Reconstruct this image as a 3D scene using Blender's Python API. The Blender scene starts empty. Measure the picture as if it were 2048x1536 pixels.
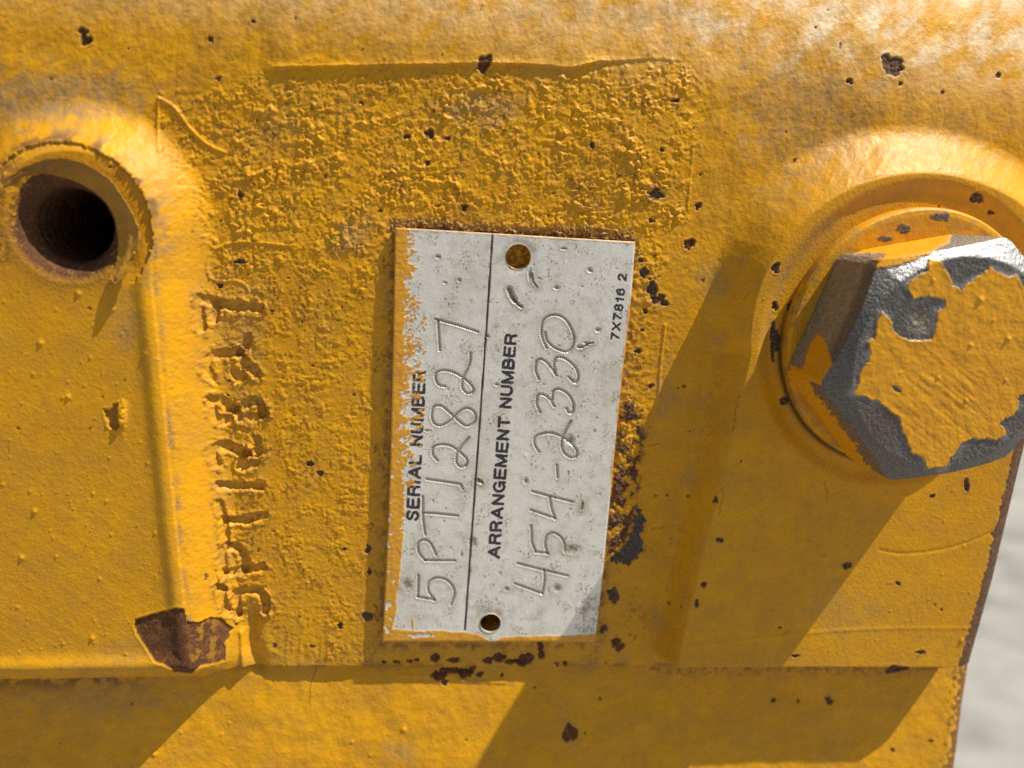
import bpy, math
import numpy as np

# ------------------------------------------------------------------ view geometry
# Everything is laid out in millimetres on the front face of the casting: X to the right, Z up,
# h out of the face (towards -Y).  The photograph's pixels (2048 x 1536) only serve to measure from.
F = 1500.0
DIST = 100.0
def _n(v): return v / np.linalg.norm(v)
E1 = _n(np.array([12900., 515., 1500.]))
E2 = np.array([-400., 6500., 1500.]); E2 = _n(E2 - E1 * (E1 @ E2))
EN = np.cross(E1, E2)
P0 = np.array([0, 0, DIST])
CAMW = np.array([(-P0) @ E1, (-P0) @ EN, -((-P0) @ E2)])      # camera in (X, Y, Z) mm

def U(px, py, h=0.0):
    """photo pixel on the surface at height h -> plan (X, Z) in mm"""
    px = np.asarray(px, float); py = np.asarray(py, float)
    d = np.stack([(px - 1024) / F, (py - 768) / F, np.ones_like(px)], -1)
    t = (P0 @ EN - h) / (d @ EN)
    rel = d * t[..., None] - P0
    return rel @ E1, -(rel @ E2)

def PIX(X, Z, h):
    c = P0 + np.multiply.outer(X, E1) - np.multiply.outer(Z, E2) - np.multiply.outer(h, EN)
    return 1024 + F * c[..., 0] / c[..., 2], 768 + F * c[..., 1] / c[..., 2]

sc = bpy.context.scene
cam = bpy.data.cameras.new('camera')
cam_ob = bpy.data.objects.new('camera', cam); sc.collection.objects.link(cam_ob)
from mathutils import Matrix, Vector
def cvec(i):                       # camera axis i (0 right, 1 down, 2 forward) in world axes
    return np.array([E1[i], EN[i], -E2[i]])
r_, d_, f_ = cvec(0), cvec(1), cvec(2)
M = Matrix(((r_[0], -d_[0], -f_[0], CAMW[0] * .001), (r_[1], -d_[1], -f_[1], CAMW[1] * .001),
            (r_[2], -d_[2], -f_[2], CAMW[2] * .001), (0, 0, 0, 1)))
cam_ob.matrix_world = M
cam.sensor_width = 36.0; cam.sensor_fit = 'HORIZONTAL'; cam.lens = 36.0 * F / 2048
cam.clip_start = 0.004; cam.clip_end = 60.0
cam.dof.use_dof = True; cam.dof.focus_distance = 0.0975; cam.dof.aperture_fstop = 13.0
sc.camera = cam_ob

# ------------------------------------------------------------------ light
SUN_E = math.radians(9.1)                                    # above the face
sv = np.array([math.cos(SUN_E) * .468, -math.sin(SUN_E), math.cos(SUN_E) * .884])
sun = bpy.data.lights.new('sun', 'SUN'); sun.energy = 5.0; sun.angle = math.radians(.53); sun.color = (1, .94, .80)
sun_ob = bpy.data.objects.new('sun', sun); sc.collection.objects.link(sun_ob)
sun_ob.rotation_euler = Vector(sv).to_track_quat('Z', 'Y').to_euler()
sun_ob.location = Vector(sv) * 2
w = bpy.data.worlds.new('World'); sc.world = w; w.use_nodes = True
nt = w.node_tree; bg = nt.nodes['Background']
sky = nt.nodes.new('ShaderNodeTexSky'); sky.sky_type = 'NISHITA'; sky.sun_disc = False
sky.sun_elevation = math.asin(sv[2]); sky.sun_rotation = math.atan2(sv[0], sv[1])
sky.dust_density = 2.0
nt.links.new(sky.outputs[0], bg.inputs[0]); bg.inputs[1].default_value = 0.05
sc.view_settings.view_transform = 'Standard'; sc.view_settings.look = 'None'
sc.view_settings.gamma = 1.0; sc.view_settings.use_curve_mapping = False
sc.view_settings.exposure = 0.46
sc.render.engine = 'CYCLES'
sc.cycles.use_denoising = False
sc.cycles.max_bounces = 6

# ------------------------------------------------------------------ numpy helpers
_perm = {}
def perlin(x, y, seed=0):
    if seed not in _perm:
        r = np.random.RandomState(seed + 11)
        a = r.rand(512) * 2 * np.pi
        _perm[seed] = (r.permutation(512), np.cos(a).astype(np.float32), np.sin(a).astype(np.float32))
    p, gx, gy = _perm[seed]
    x = np.asarray(x, np.float32) + 1000.; y = np.asarray(y, np.float32) + 1000.
    xi = np.floor(x).astype(np.int32); yi = np.floor(y).astype(np.int32)
    xf = x - xi; yf = y - yi
    u = xf * xf * xf * (xf * (xf * 6 - 15) + 10); v = yf * yf * yf * (yf * (yf * 6 - 15) + 10)
    def g(ix, iy, dx, dy):
        k = p[(p[ix & 511] + iy) & 511]
        return gx[k] * dx + gy[k] * dy
    n00 = g(xi, yi, xf, yf); n10 = g(xi + 1, yi, xf - 1, yf)
    n01 = g(xi, yi + 1, xf, yf - 1); n11 = g(xi + 1, yi + 1, xf - 1, yf - 1)
    a = n00 + u * (n10 - n00); b = n01 + u * (n11 - n01)
    return (a + v * (b - a)) * 1.5
def fbm(x, y, s, oct=3, seed=0, gain=.5):
    o = 0.; amp = 1.
    for i in range(oct):
        o = o + amp * perlin(x / s, y / s, seed + i); s *= .5; amp *= gain
    return o
def worley(x, y, s, seed):
    """distance to the nearest jittered point (in cells) and that point's random value"""
    r = np.random.RandomState(seed + 77); p = r.permutation(1024); jx, jy, rv = r.rand(1024), r.rand(1024), r.rand(1024)
    x = x / s + 200; y = y / s + 200; xi = np.floor(x).astype(np.int32); yi = np.floor(y).astype(np.int32)
    best = np.full(x.shape, 9.); val = np.zeros(x.shape)
    for a in (-1, 0, 1):
        for b in (-1, 0, 1):
            k = p[(p[(xi + a) & 1023] + yi + b) & 1023]
            d = np.hypot(xi + a + jx[k] - x, yi + b + jy[k] - y); m = d < best
            best = np.where(m, d, best); val = np.where(m, rv[k], val)
    return best, val
def smooth(a, b, x):
    t = np.clip((x - a) / (b - a), 0, 1); return t * t * (3 - 2 * t)
def seg_dist(x, y, pts):
    """distance to a polyline and arc length of the nearest point"""
    best = np.full(np.shape(x), 1e9); arc = np.zeros(np.shape(x)); L = 0.
    for (ax, ay), (bx, by) in zip(pts[:-1], pts[1:]):
        dx, dy = bx - ax, by - ay; l2 = dx * dx + dy * dy + 1e-12
        t = np.clip(((x - ax) * dx + (y - ay) * dy) / l2, 0, 1)
        d = np.hypot(x - ax - t * dx, y - ay - t * dy)
        m = d < best; best = np.where(m, d, best); arc = np.where(m, L + t * math.sqrt(l2), arc); L += math.sqrt(l2)
    return best, arc
def poly_sdf(x, y, pts):
    """signed distance to a polygon, negative inside"""
    pts = [tuple(map(float, p)) for p in pts]
    d, _ = seg_dist(x, y, pts + [pts[0]])
    ins = np.zeros(np.shape(x), bool); n = len(pts); j = n - 1
    for i in range(n):
        xi, yi = pts[i]; xj, yj = pts[j]
        if yi != yj:
            c = ((yi > y) != (yj > y)) & (x < (xj - xi) * (y - yi) / (yj - yi) + xi)
            ins ^= c
        j = i
    return np.where(ins, -d, d)
_bins = {}
def box_idx(x, y, x0, x1, y0, y1):
    """grid indices inside a window, through a coarse bin table"""
    key = id(x)
    if key not in _bins:
        bi = np.clip((x / 32).astype(np.int32) + 10, 0, 99); bj = np.clip((y / 32).astype(np.int32) + 10, 0, 99)
        b = (bj * 100 + bi).ravel(); o = np.argsort(b, kind='stable'); _bins[key] = (o, np.searchsorted(b[o], np.arange(10001)), x, y)
    o, st, xx, yy = _bins[key]
    i0, i1 = int(np.clip(int(x0 / 32) + 9, 0, 99)), int(np.clip(int(x1 / 32) + 11, 0, 99))
    j0, j1 = int(np.clip(int(y0 / 32) + 9, 0, 99)), int(np.clip(int(y1 / 32) + 11, 0, 99))
    c = np.concatenate([o[st[j * 100 + i0]:st[j * 100 + i1 + 1]] for j in range(j0, j1 + 1)])
    a, b = xx.ravel()[c], yy.ravel()[c]; c = c[(a > x0) & (a < x1) & (b > y0) & (b < y1)]
    return np.unravel_index(c, xx.shape)
def pbox(pts, m):
    a = np.array(pts, float); return a[:, 0].min() - m, a[:, 0].max() + m, a[:, 1].min() - m, a[:, 1].max() + m
def curve(pts, n=6):
    """Catmull-Rom through the points"""
    p = [np.array(q, float) for q in pts]; p = [2 * p[0] - p[1]] + p + [2 * p[-1] - p[-2]]
    out = []
    for i in range(1, len(p) - 2):
        for k in range(n):
            t = k / n
            out.append(tuple(.5 * ((2 * p[i]) + (p[i + 1] - p[i - 1]) * t + (2 * p[i - 1] - 5 * p[i] + 4 * p[i + 1] - p[i + 2]) * t * t
                       + (3 * p[i] - p[i - 1] - 3 * p[i + 1] + p[i + 2]) * t ** 3)))
    out.append(tuple(p[-2])); return out
def Zm(ox, oy, s, pts): return [(ox + a / s, oy + b / s) for a, b in pts]

# ------------------------------------------------------------------ mesh helpers
COL = sc.collection
def make_mesh(name, verts_mm, faces, mat, parent=None, attr=None, normals=None, smooth_=True):
    me = bpy.data.meshes.new(name)
    v = np.asarray(verts_mm, np.float32) * .001
    faces = np.asarray(faces, np.int32); k = faces.shape[1]
    me.vertices.add(len(v)); me.vertices.foreach_set('co', v.ravel())
    me.loops.add(faces.size); me.loops.foreach_set('vertex_index', faces.ravel())
    me.polygons.add(len(faces)); me.polygons.foreach_set('loop_start', np.arange(0, faces.size, k, dtype=np.int32))
    try: me.polygons.foreach_set('loop_total', np.full(len(faces), k, np.int32))
    except Exception: pass
    me.polygons.foreach_set('use_smooth', np.full(len(faces), bool(smooth_)))
    me.update(calc_edges=True)
    if attr is not None:
        a = me.attributes.new('wear', 'FLOAT_COLOR', 'POINT')
        attr = np.asarray(attr, np.float32); a.data.foreach_set('color', np.ascontiguousarray(attr[:, :4]).ravel())
        if attr.shape[1] > 4:
            a = me.attributes.new('chalk_sheen', 'FLOAT', 'POINT'); a.data.foreach_set('value', np.ascontiguousarray(attr[:, 4]))
    if normals is not None:
        me.normals_split_custom_set_from_vertices(np.asarray(normals, np.float32))
    me.materials.append(mat)
    o = bpy.data.objects.new(name, me); COL.objects.link(o)
    if parent is not None: o.parent = parent
    return o
def split_mesh(verts, faces, labels, want, mat, parent, attr, normals, name):
    f = faces[labels == want]
    if len(f) == 0: return None
    u, inv = np.unique(f, return_inverse=True)
    return make_mesh(name, verts[u], inv.reshape(f.shape), mat, parent, attr[u], normals[u])
def face_normals_to_verts(verts, faces):
    a = verts[faces[:, 2]] - verts[faces[:, 0]]; b = verts[faces[:, 3]] - verts[faces[:, 1]]
    n = np.cross(a, b)
    out = np.zeros_like(verts)
    for k in range(4):
        for c in range(3): out[:, c] += np.bincount(faces[:, k], n[:, c], len(verts))
    return out / (np.linalg.norm(out, axis=1, keepdims=True) + 1e-12)
def tag(o, label, cat=None, group=None, kind=None):
    o['label'] = label
    if cat: o['category'] = cat
    if group: o['group'] = group
    if kind: o['kind'] = kind
def empty(name, loc_mm):
    o = bpy.data.objects.new(name, None); COL.objects.link(o); o.empty_display_size = .01
    return o

# ------------------------------------------------------------------ materials
class NT:
    def __init__(s, name):
        s.m = bpy.data.materials.new(name); s.m.use_nodes = True; s.t = s.m.node_tree
        s.bsdf = s.t.nodes['Principled BSDF']
        g = s.t.nodes.new('ShaderNodeNewGeometry'); mp = s.t.nodes.new('ShaderNodeVectorMath'); mp.operation = 'SCALE'
        mp.inputs['Scale'].default_value = 1000.0; s.t.links.new(g.outputs['Position'], mp.inputs[0]); s.pos = mp.outputs[0]
    def link(s, a, b): s.t.links.new(a, b)
    def noise(s, scale, detail=3, rough=.55, stretch=None, dist=0):
        n = s.t.nodes.new('ShaderNodeTexNoise'); n.inputs['Scale'].default_value = scale
        n.inputs['Detail'].default_value = detail; n.inputs['Roughness'].default_value = rough
        n.inputs['Distortion'].default_value = dist
        src = s.pos
        if stretch:
            m = s.t.nodes.new('ShaderNodeMapping'); m.inputs['Scale'].default_value = stretch[0]
            m.inputs['Rotation'].default_value = stretch[1]; s.link(src, m.inputs[0]); src = m.outputs[0]
        s.link(src, n.inputs['Vector']); return n.outputs[0]
    def ramp(s, v, stops):
        r = s.t.nodes.new('ShaderNodeValToRGB'); e = r.color_ramp.elements
        while len(e) < len(stops): e.new(.5)
        for el, (p, c) in zip(e, stops):
            el.position = p; el.color = (c, c, c, 1) if not isinstance(c, tuple) else (*c, 1)
        s.link(v, r.inputs[0]); return r.outputs[0]
    def mix(s, f, a, b, mode='MIX'):
        m = s.t.nodes.new('ShaderNodeMix'); m.data_type = 'RGBA'; m.blend_type = mode
        for k, v in ((0, f), (6, a), (7, b)):
            if isinstance(v, tuple): m.inputs[k].default_value = (*v, 1)
            elif isinstance(v, (int, float)): m.inputs[k].default_value = v
            else: s.link(v, m.inputs[k])
        return m.outputs[2]
    def math(s, op, a, b=0.):
        m = s.t.nodes.new('ShaderNodeMath'); m.operation = op
        for k, v in ((0, a), (1, b)):
            if isinstance(v, (int, float)): m.inputs[k].default_value = v
            else: s.link(v, m.inputs[k])
        return m.outputs[0]
    def attr(s):
        a = s.t.nodes.new('ShaderNodeAttribute'); a.attribute_name = 'wear'
        p = s.t.nodes.new('ShaderNodeSeparateColor'); s.link(a.outputs['Color'], p.inputs[0])
        return p.outputs[0], p.outputs[1], p.outputs[2], a.outputs['Alpha']
    def bump(s, h, strength, dist_m):
        b = s.t.nodes.new('ShaderNodeBump'); b.inputs['Strength'].default_value = strength
        b.inputs['Distance'].default_value = dist_m; s.link(h, b.inputs['Height']); s.link(b.outputs[0], s.bsdf.inputs['Normal'])

def paint_material():
    """yellow paint over cast iron; wear = rust, bare grey metal, grime, crack line"""
    k = NT('yellow_paint')
    rust, metal, grime, crack = k.attr()
    n1 = k.noise(.09, 4, .6); n2 = k.noise(.8, 4, .6); n3 = k.noise(5.0, 3, .6)
    y = k.mix(k.ramp(n1, [(.32, 0.), (.68, 1.)]), (.74, .355, .004), (.65, .30, .006))
    y = k.mix(k.math('MULTIPLY', k.ramp(k.noise(.22, 5, .65), [(.42, 0.), (.72, 1.)]), .55), y, (.42, .225, .04))
    y = k.mix(k.math('MULTIPLY', k.ramp(n2, [(.45, 0.), (.75, 1.)]), .42), y, (.50, .235, .018))
    y = k.mix(k.math('MULTIPLY', k.ramp(n3, [(.60, 0.), (.75, 1.)]), .35), y, (.36, .17, .03))
    ch = k.t.nodes.new('ShaderNodeAttribute'); ch.attribute_name = 'chalk_sheen'
    y = k.mix(k.math('MULTIPLY', ch.outputs['Fac'], .8), y, (.80, .70, .52))  # chalky fading and the top's sheen, both mixed into the colour
    y = k.mix(k.math('MULTIPLY', k.ramp(k.noise(2.2, 5, .7), [(.60, 0.), (.70, 1.)]), .4), y, (.30, .135, .02))
    gn = k.math('MULTIPLY', grime, k.ramp(n2, [(.25, .35), (.7, 1.)]))
    y = k.mix(gn, y, (.31, .205, .105))
    r = k.mix(k.ramp(n3, [(.35, 0.), (.7, 1.)]), (.070, .032, .018), (.17, .068, .024))
    r = k.mix(k.ramp(k.noise(1.6, 3), [(.55, 0.), (.75, 1.)]), r, (.30, .125, .025))
    r = k.mix(k.ramp(k.noise(.45, 4, .7), [(.52, 0.), (.7, .7)]), r, (.26, .105, .03))
    mcol = k.mix(k.ramp(n3, [(.35, 0.), (.65, 1.)]), (.045, .033, .027), (.20, .165, .13))
    c = k.mix(rust, y, r); c = k.mix(metal, c, mcol); c = k.mix(crack, c, (.035, .02, .01))
    k.link(c, k.bsdf.inputs['Base Color'])
    bare = k.math('MAXIMUM', rust, metal)
    rg = k.math('ADD', .36, k.math('MULTIPLY', k.ramp(n2, [(.3, 0.), (.8, 1.)]), .2))
    rg = k.math('ADD', rg, k.math('MULTIPLY', rust, .4)); k.link(rg, k.bsdf.inputs['Roughness'])
    k.link(k.math('MULTIPLY', metal, .12), k.bsdf.inputs['Metallic'])
    k.bsdf.inputs['Specular IOR Level'].default_value = .22
    h = k.math('ADD', k.math('MULTIPLY', k.noise(2.2, 4, .6), .6),
               k.math('MULTIPLY', k.noise(9., 3, .6), k.math('ADD', .22, k.math('MULTIPLY', bare, .6))))
    k.bump(h, 1.0, .00011)
    return k.m
def plate_material():
    """soft aluminium; wear = yellow paint, printed ink, grime, pit dirt"""
    k = NT('plate_aluminium')
    paint, ink, grime, pit = k.attr()
    br = k.noise(1.0, 3, .6, ((14., 14., .7), (0, 0, 0)))
    n2 = k.noise(.7, 4, .65); n3 = k.noise(6., 3, .6)
    c = k.mix(k.ramp(br, [(.3, 0.), (.7, 1.)]), (.77, .75, .72), (.88, .86, .825))
    c = k.mix(k.math('MULTIPLY', k.ramp(k.noise(.12, 5, .65), [(.45, 0.), (.72, 1.)]), .45), c, (.52, .45, .33))
    c = k.mix(k.math('MULTIPLY', k.ramp(n2, [(.50, 0.), (.70, 1.)]), .4), c, (.42, .36, .22))
    c = k.mix(k.math('MULTIPLY', grime, k.ramp(n3, [(.35, .2), (.6, 1.)])), c, (.26, .21, .09))
    c = k.mix(pit, c, (.13, .115, .07))
    c = k.mix(k.math('MULTIPLY', ink, k.ramp(n3, [(.30, .75), (.45, 1.)])), c, (.017, .015, .022))
    py = k.mix(k.ramp(n2, [(.35, 0.), (.7, 1.)]), (.74, .36, .015), (.62, .27, .03))
    c = k.mix(paint, c, py)
    k.link(c, k.bsdf.inputs['Base Color'])
    k.link(k.math('MULTIPLY', k.math('SUBTRACT', 1., k.math('MAXIMUM', k.math('MAXIMUM', paint, ink), pit)), .38), k.bsdf.inputs['Metallic'])
    k.link(k.math('ADD', .42, k.math('MULTIPLY', br, .12)), k.bsdf.inputs['Roughness'])
    h = k.math('ADD', k.math('MULTIPLY', br, .5), k.math('MULTIPLY', n3, .5)); k.bump(h, 1., .000012)
    return k.m
def bolt_material():
    """peeling yellow paint over grey steel; wear = paint, rust tint, olive grime, pale rim by the paint and painted-in shine on upper faces"""
    k = NT('bolt_paint_and_steel')
    paint, rust, grime, bright = k.attr()
    n1 = k.noise(.2, 4, .6); n3 = k.noise(5.5, 4, .7); n2 = k.noise(1.2, 4, .6)
    y = k.mix(k.ramp(n1, [(.3, 0.), (.7, 1.)]), (.74, .34, .003), (.66, .285, .004))
    s = k.mix(k.ramp(n3, [(.35, 0.), (.72, 1.)]), (.055, .048, .044), (.25, .232, .22))
    s = k.mix(k.math('MULTIPLY', bright, k.ramp(n3, [(.30, .35), (.55, 1.)])), s, (.50, .49, .50))
    s = k.mix(k.math('MULTIPLY', rust, .8), s, (.13, .055, .045))
    s = k.mix(k.math('MULTIPLY', grime, k.ramp(n2, [(.3, .3), (.7, 1.)])), s, (.42, .36, .25))
    c = k.mix(paint, s, y)
    k.link(c, k.bsdf.inputs['Base Color'])
    bare = k.math('SUBTRACT', 1., paint)
    k.link(k.math('MULTIPLY', bare, k.math('ADD', .28, k.math('MULTIPLY', bright, .65))), k.bsdf.inputs['Metallic'])
    k.link(k.math('ADD', .34, k.math('MULTIPLY', n2, .12)), k.bsdf.inputs['Roughness'])
    h = k.math('ADD', k.math('MULTIPLY', k.noise(2.4, 3), .5), k.math('MULTIPLY', k.noise(8., 3, .65), k.math('ADD', .1, k.math('MULTIPLY', bare, .45))))
    k.bump(h, 1., .00010)
    return k.m
def ground_material():
    k = NT('pale_concrete')
    c = k.mix(k.ramp(k.noise(.02, 4, .55), [(.3, 0.), (.7, 1.)]), (.19, .185, .175), (.33, .32, .30))
    k.link(c, k.bsdf.inputs['Base Color']); k.bsdf.inputs['Roughness'].default_value = .9
    k.bump(k.noise(.2, 4), .5, .003)
    return k.m
PAINT = paint_material(); PLATE = plate_material(); BOLT = bolt_material(); GROUND = ground_material()

# ------------------------------------------------------------------ ground
GZ = -330.0
gv = [(-9000, -9000, GZ), (9000, -9000, GZ), (9000, 9000, GZ), (-9000, 9000, GZ)]
g = make_mesh('ground', gv, [(0, 1, 2, 3)], GROUND, smooth_=False)
tag(g, 'pale grey concrete ground far behind the casting, out of focus', kind='structure')

# ------------------------------------------------------------------ the casting: plan outlines of its macro shape
HP = 4.7                                              # bosses stand this far above the number pad
def plan(pts, h): return [tuple(float(q) for q in U(a, b, h)) for a, b in pts]
arcL = [(130 + 172 * math.cos(a), 472 - 172 * math.sin(a)) for a in np.linspace(math.pi, 0, 22)]
LB = plan(arcL + [(303, 560), (318, 700), (352, 1050), (384, 1339), (-80, 1347), (-60, 700)], HP)
arcR = [(1846 + 345 * math.cos(a), 692 - 345 * math.sin(a)) for a in np.linspace(math.pi * .06, math.pi * 1.02, 30)]
RB = plan([(2600, 1336), (2600, 640)] + arcR + [(1489, 768), (1444, 968), (1404, 1118), (1355, 1333)], HP)
hole_c = tuple(float(q) for q in U(133, 452, HP)); hole_r = 5.6
padr = plan([(2046, 905), (1985, 1160), (1939, 1324)], HP - 1.0)
lowr = plan([(1934, 1340), (1915, 1412), (1888, 1536)], -1.4)
def xright(Z):
    a = np.array(sorted([(q[1], q[0]) for q in padr])); sl = (a[-1, 1] - a[0, 1]) / (a[-1, 0] - a[0, 0])
    up = np.where(Z > a[-1, 0], a[-1, 1] + (Z - a[-1, 0]) * sl * .6, np.interp(Z, a[:, 0], a[:, 1]))
    b = np.array(sorted([(q[1], q[0]) for q in lowr])); s2 = (b[-1, 1] - b[0, 1]) / (b[-1, 0] - b[0, 0])
    dn = np.where(Z < b[0, 0], b[0, 1] + np.maximum(Z - b[0, 0], -25) * s2, np.interp(Z, b[:, 0], b[:, 1]))
    return np.where(Z > ZSTEP, np.minimum(up, 112), dn)
ZSTEP = float(U(1000, 1332, 0)[1])                    # foot of the number pad and bosses
ZSTEP_B = float(U(1000, 1338, HP)[1])
ZSTEP = min(ZSTEP, ZSTEP_B)

CELL = .128
x0 = float(U(-10, 1536, 0)[0]); x0 = min(x0, float(U(-10, 0, 0)[0])) - 1.
ztop = float(U(1024, -10, -1)[1]) + 2.5; zbot = float(U(1024, 1546, 0)[1]) - 1.5
zr = np.arange(zbot, ztop, CELL)
zr = np.concatenate([zbot - np.cumsum(np.geomspace(.3, 40, 24))[::-1], zr, ztop + np.cumsum(np.geomspace(.3, 4.5, 16))])
zr = zr[zr > GZ + 2]; zr = np.concatenate([[GZ - 1.0], zr])
nx = int((float(U(2040, 900, HP)[0]) - x0) / CELL)
s_in = np.linspace(0, 1, nx)
# columns: s<0 margin on the left in mm, 0..1 warped to the slanted right end
left_mm = -np.cumsum(np.geomspace(.3, 6, 14))[::-1]
NJ = len(zr); NI = len(left_mm) + nx
XR = xright(zr)
Xg = np.empty((NJ, NI)); Xg[:, :len(left_mm)] = x0 + left_mm[None]
Xg[:, len(left_mm):] = x0 + s_in[None] * (XR[:, None] - x0)
Zg = np.repeat(zr[:, None], NI, 1)

def macro(X, Z):
    h = np.zeros_like(X)
    # rounded-over top of the wall, stronger on the right
    zt = float(U(1024, 150, 0)[1])
    t = np.maximum(0, Z - zt + np.clip((X - 5) * .07, 0, 4.5)); h -= t * t / 98.
    h += .35 * fbm(X, Z, 26., 2, 5) * smooth(-8, 30, Z)
    # left boss
    d = poly_sdf(X, Z, LB)
    wl = 6.3
    t = np.clip(d / wl, 0, 1); prof = 1 - t * t * (3 - 2 * t); prof = .35 * prof + .65 * (1 - np.sin(t * np.pi / 2) ** 1.15)
    hl = (HP - h) * prof
    hl += np.where(d < 0, .42 * np.exp(-((d + .9) / 1.1) ** 2), 0) * smooth(20, 8, Z)
    # right boss
    d2 = poly_sdf(X, Z, RB); px, py = PIX(X, Z, np.full_like(X, 3.))
    wr = np.interp(py, [330, 430, 640, 800, 1330], [6.6, 6.0, 4.4, 3.7, 2.6])
    t = np.clip(d2 / wr, 0, 1); prof = .35 * (1 - t * t * (3 - 2 * t)) + .65 * (1 - np.sin(t * np.pi / 2) ** 1.15)
    hr = (HP - h) * prof
    # shallow spot face round the washer
    rr = np.hypot(X - WC[0], Z - WC[1]); hr -= .55 * (1 - smooth(18.6, 20.8, rr)) * (d2 < .5)
    up = h + np.maximum(hl, hr)
    # lower wall, leaning out towards its foot
    zz = np.maximum(0, ZSTEP - Z)
    low = -.8 + .12 * np.minimum(zz, 16) + .10 * np.clip(zz - 16, 0, 30) + .12 * fbm(X, Z, 14., 2, 9)
    k = smooth(-.10, .06, Z - ZSTEP - .05 * fbm(X, Z, 2.5, 2, 3))
    out = low * (1 - k) + up * k
    # worn bevel at the right end
    b = XRof(Z) - X
    out -= np.where(Z > ZSTEP, 1.0, .9) * np.clip(1 - b / 2.4, 0, 1) ** 1.3
    return out, d, d2
def XRof(Z): return xright(Z)
WC = tuple(float(q) for q in U(1824, 682, HP + 1))    # washer centre

Hm, dL, dR = macro(Xg, Zg)
PX, PY = PIX(Xg, Zg, Hm)
micro = np.zeros_like(Hm)
K = DIST / F                                          # mm per photo pixel
rust = np.zeros_like(Hm); metal = np.zeros_like(Hm); grime = np.zeros_like(Hm); crack = np.zeros_like(Hm)

# --- texture zones
NUMPAD = [(548, 136), (700, 133), (950, 127), (1090, 131), (1140, 137), (1200, 124), (1300, 118), (1405, 125), (1392, 300), (1376, 430),
          (1345, 560), (1328, 660), (1312, 850), (1300, 960), (1290, 1330), (520, 1328), (470, 1200), (440, 900), (415, 620), (390, 470), (350, 380), (318, 300), (316, 198), (420, 170)]
dn = poly_sdf(PX, PY, NUMPAD)
wob = 3. * fbm(PX, PY, 28., 3, 21)
inpad = 1 - smooth(-44, 26, dn + wob * 7)
low = (Zg < ZSTEP)
onL = dL < .6; onR = dR < .4
flatm = (~low) & (~onL) & (~onR)
rough_amt = inpad * (.52 + .48 * smooth(620, 430, PY)) * (~low)
rough_amt = np.maximum(rough_amt, .30 * (~low) * (~onR) * smooth(6, 1, dL) * (dL > .4))
# sand-cast bumps seen through the paint
nz = fbm(PX, PY, 19., 3, 31, .6); nz2 = fbm(PX, PY, 8.5, 2, 35)
wx_ = PX + 5 * fbm(PX, PY, 18., 2, 41); wy_ = PY + 5 * fbm(PX, PY, 18., 2, 45)
w1, v1 = worley(wx_, wy_, 17., 1); w2, v2 = worley(wx_, wy_, 9.5, 2)
lumps = .20 * v1 ** 1.6 * np.clip(1 - (w1 / .62) ** 2, 0, 1) + .085 * v2 ** 1.4 * np.clip(1 - (w2 / .6) ** 2, 0, 1)
pits = -.10 * (v2 > .86) * np.clip(1 - (w2 / .4) ** 2, 0, 1)
zone = .65 + .5 * smooth(-.3, .45, fbm(PX, PY, 110., 3, 47))
nz3 = fbm(PX, PY, 5.2, 2, 37); rid = 1 - np.abs(fbm(PX, PY, 15., 3, 39, .55)) * 2
bil = np.abs(fbm(wx_ + wob, wy_, 21., 3, 301, .6)); bil2 = np.abs(fbm(wx_, wy_, 10., 2, 305))
zone *= .55 + .9 * smooth(-.5, .5, fbm(PX, PY, 46., 2, 307))
micro += rough_amt * zone * (.50 * lumps + 1.2 * pits + .145 * bil + .095 * bil2 + .034 * nz2 + .030 * nz3 + .055 * nz)
# the smoother wall above: slanting ripples
rip = fbm((PX * .86 + PY * .5) / 1., (PY * .86 - PX * .5) / 2.2, 34., 3, 51)
wallz = flatm * (1 - inpad)
micro += wallz * .10 * rip * smooth(560, 380, PY) + wallz * (.022 * nz + .012 * nz2)
micro += onL * .010 * nz + onR * .006 * nz + onL * .03 * fbm(PX, PY, 120., 2, 54)
micro += low * (.10 * fbm(PX, PY, 60., 3, 57) + .022 * nz)
micro += .006 * nz2 + .0035 * nz3
# masked-off number pad lies a paint film lower; crisp lip along its top
lip = np.interp(PX, [300, 520, 560, 1180, 1250, 1420], [.0, .0, .23, .22, .09, .0])
dl2 = dn + 1.6 * fbm(PX, PY, 22., 3, 23)
upper = smooth(-1.2, .6, dl2) * smooth(330, 180, PY) * flatm
micro += upper * lip
edge_curl = np.exp(-np.maximum(dl2, 0) / 5.) * smooth(250, 150, PY) * lip * .85; micro += edge_curl * (dl2 > -.6) * flatm
# left crisp paint edge
i = box_idx(PX, PY, 280, 420, 180, 420)
q = PX[i]; r = PY[i]
edge = poly_sdf(q, r, [(280, 180), (318, 197), (318, 305), (332, 330), (352, 360), (368, 372), (360, 400), (300, 420), (270, 300)])
micro[i] += .0 * edge
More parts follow.
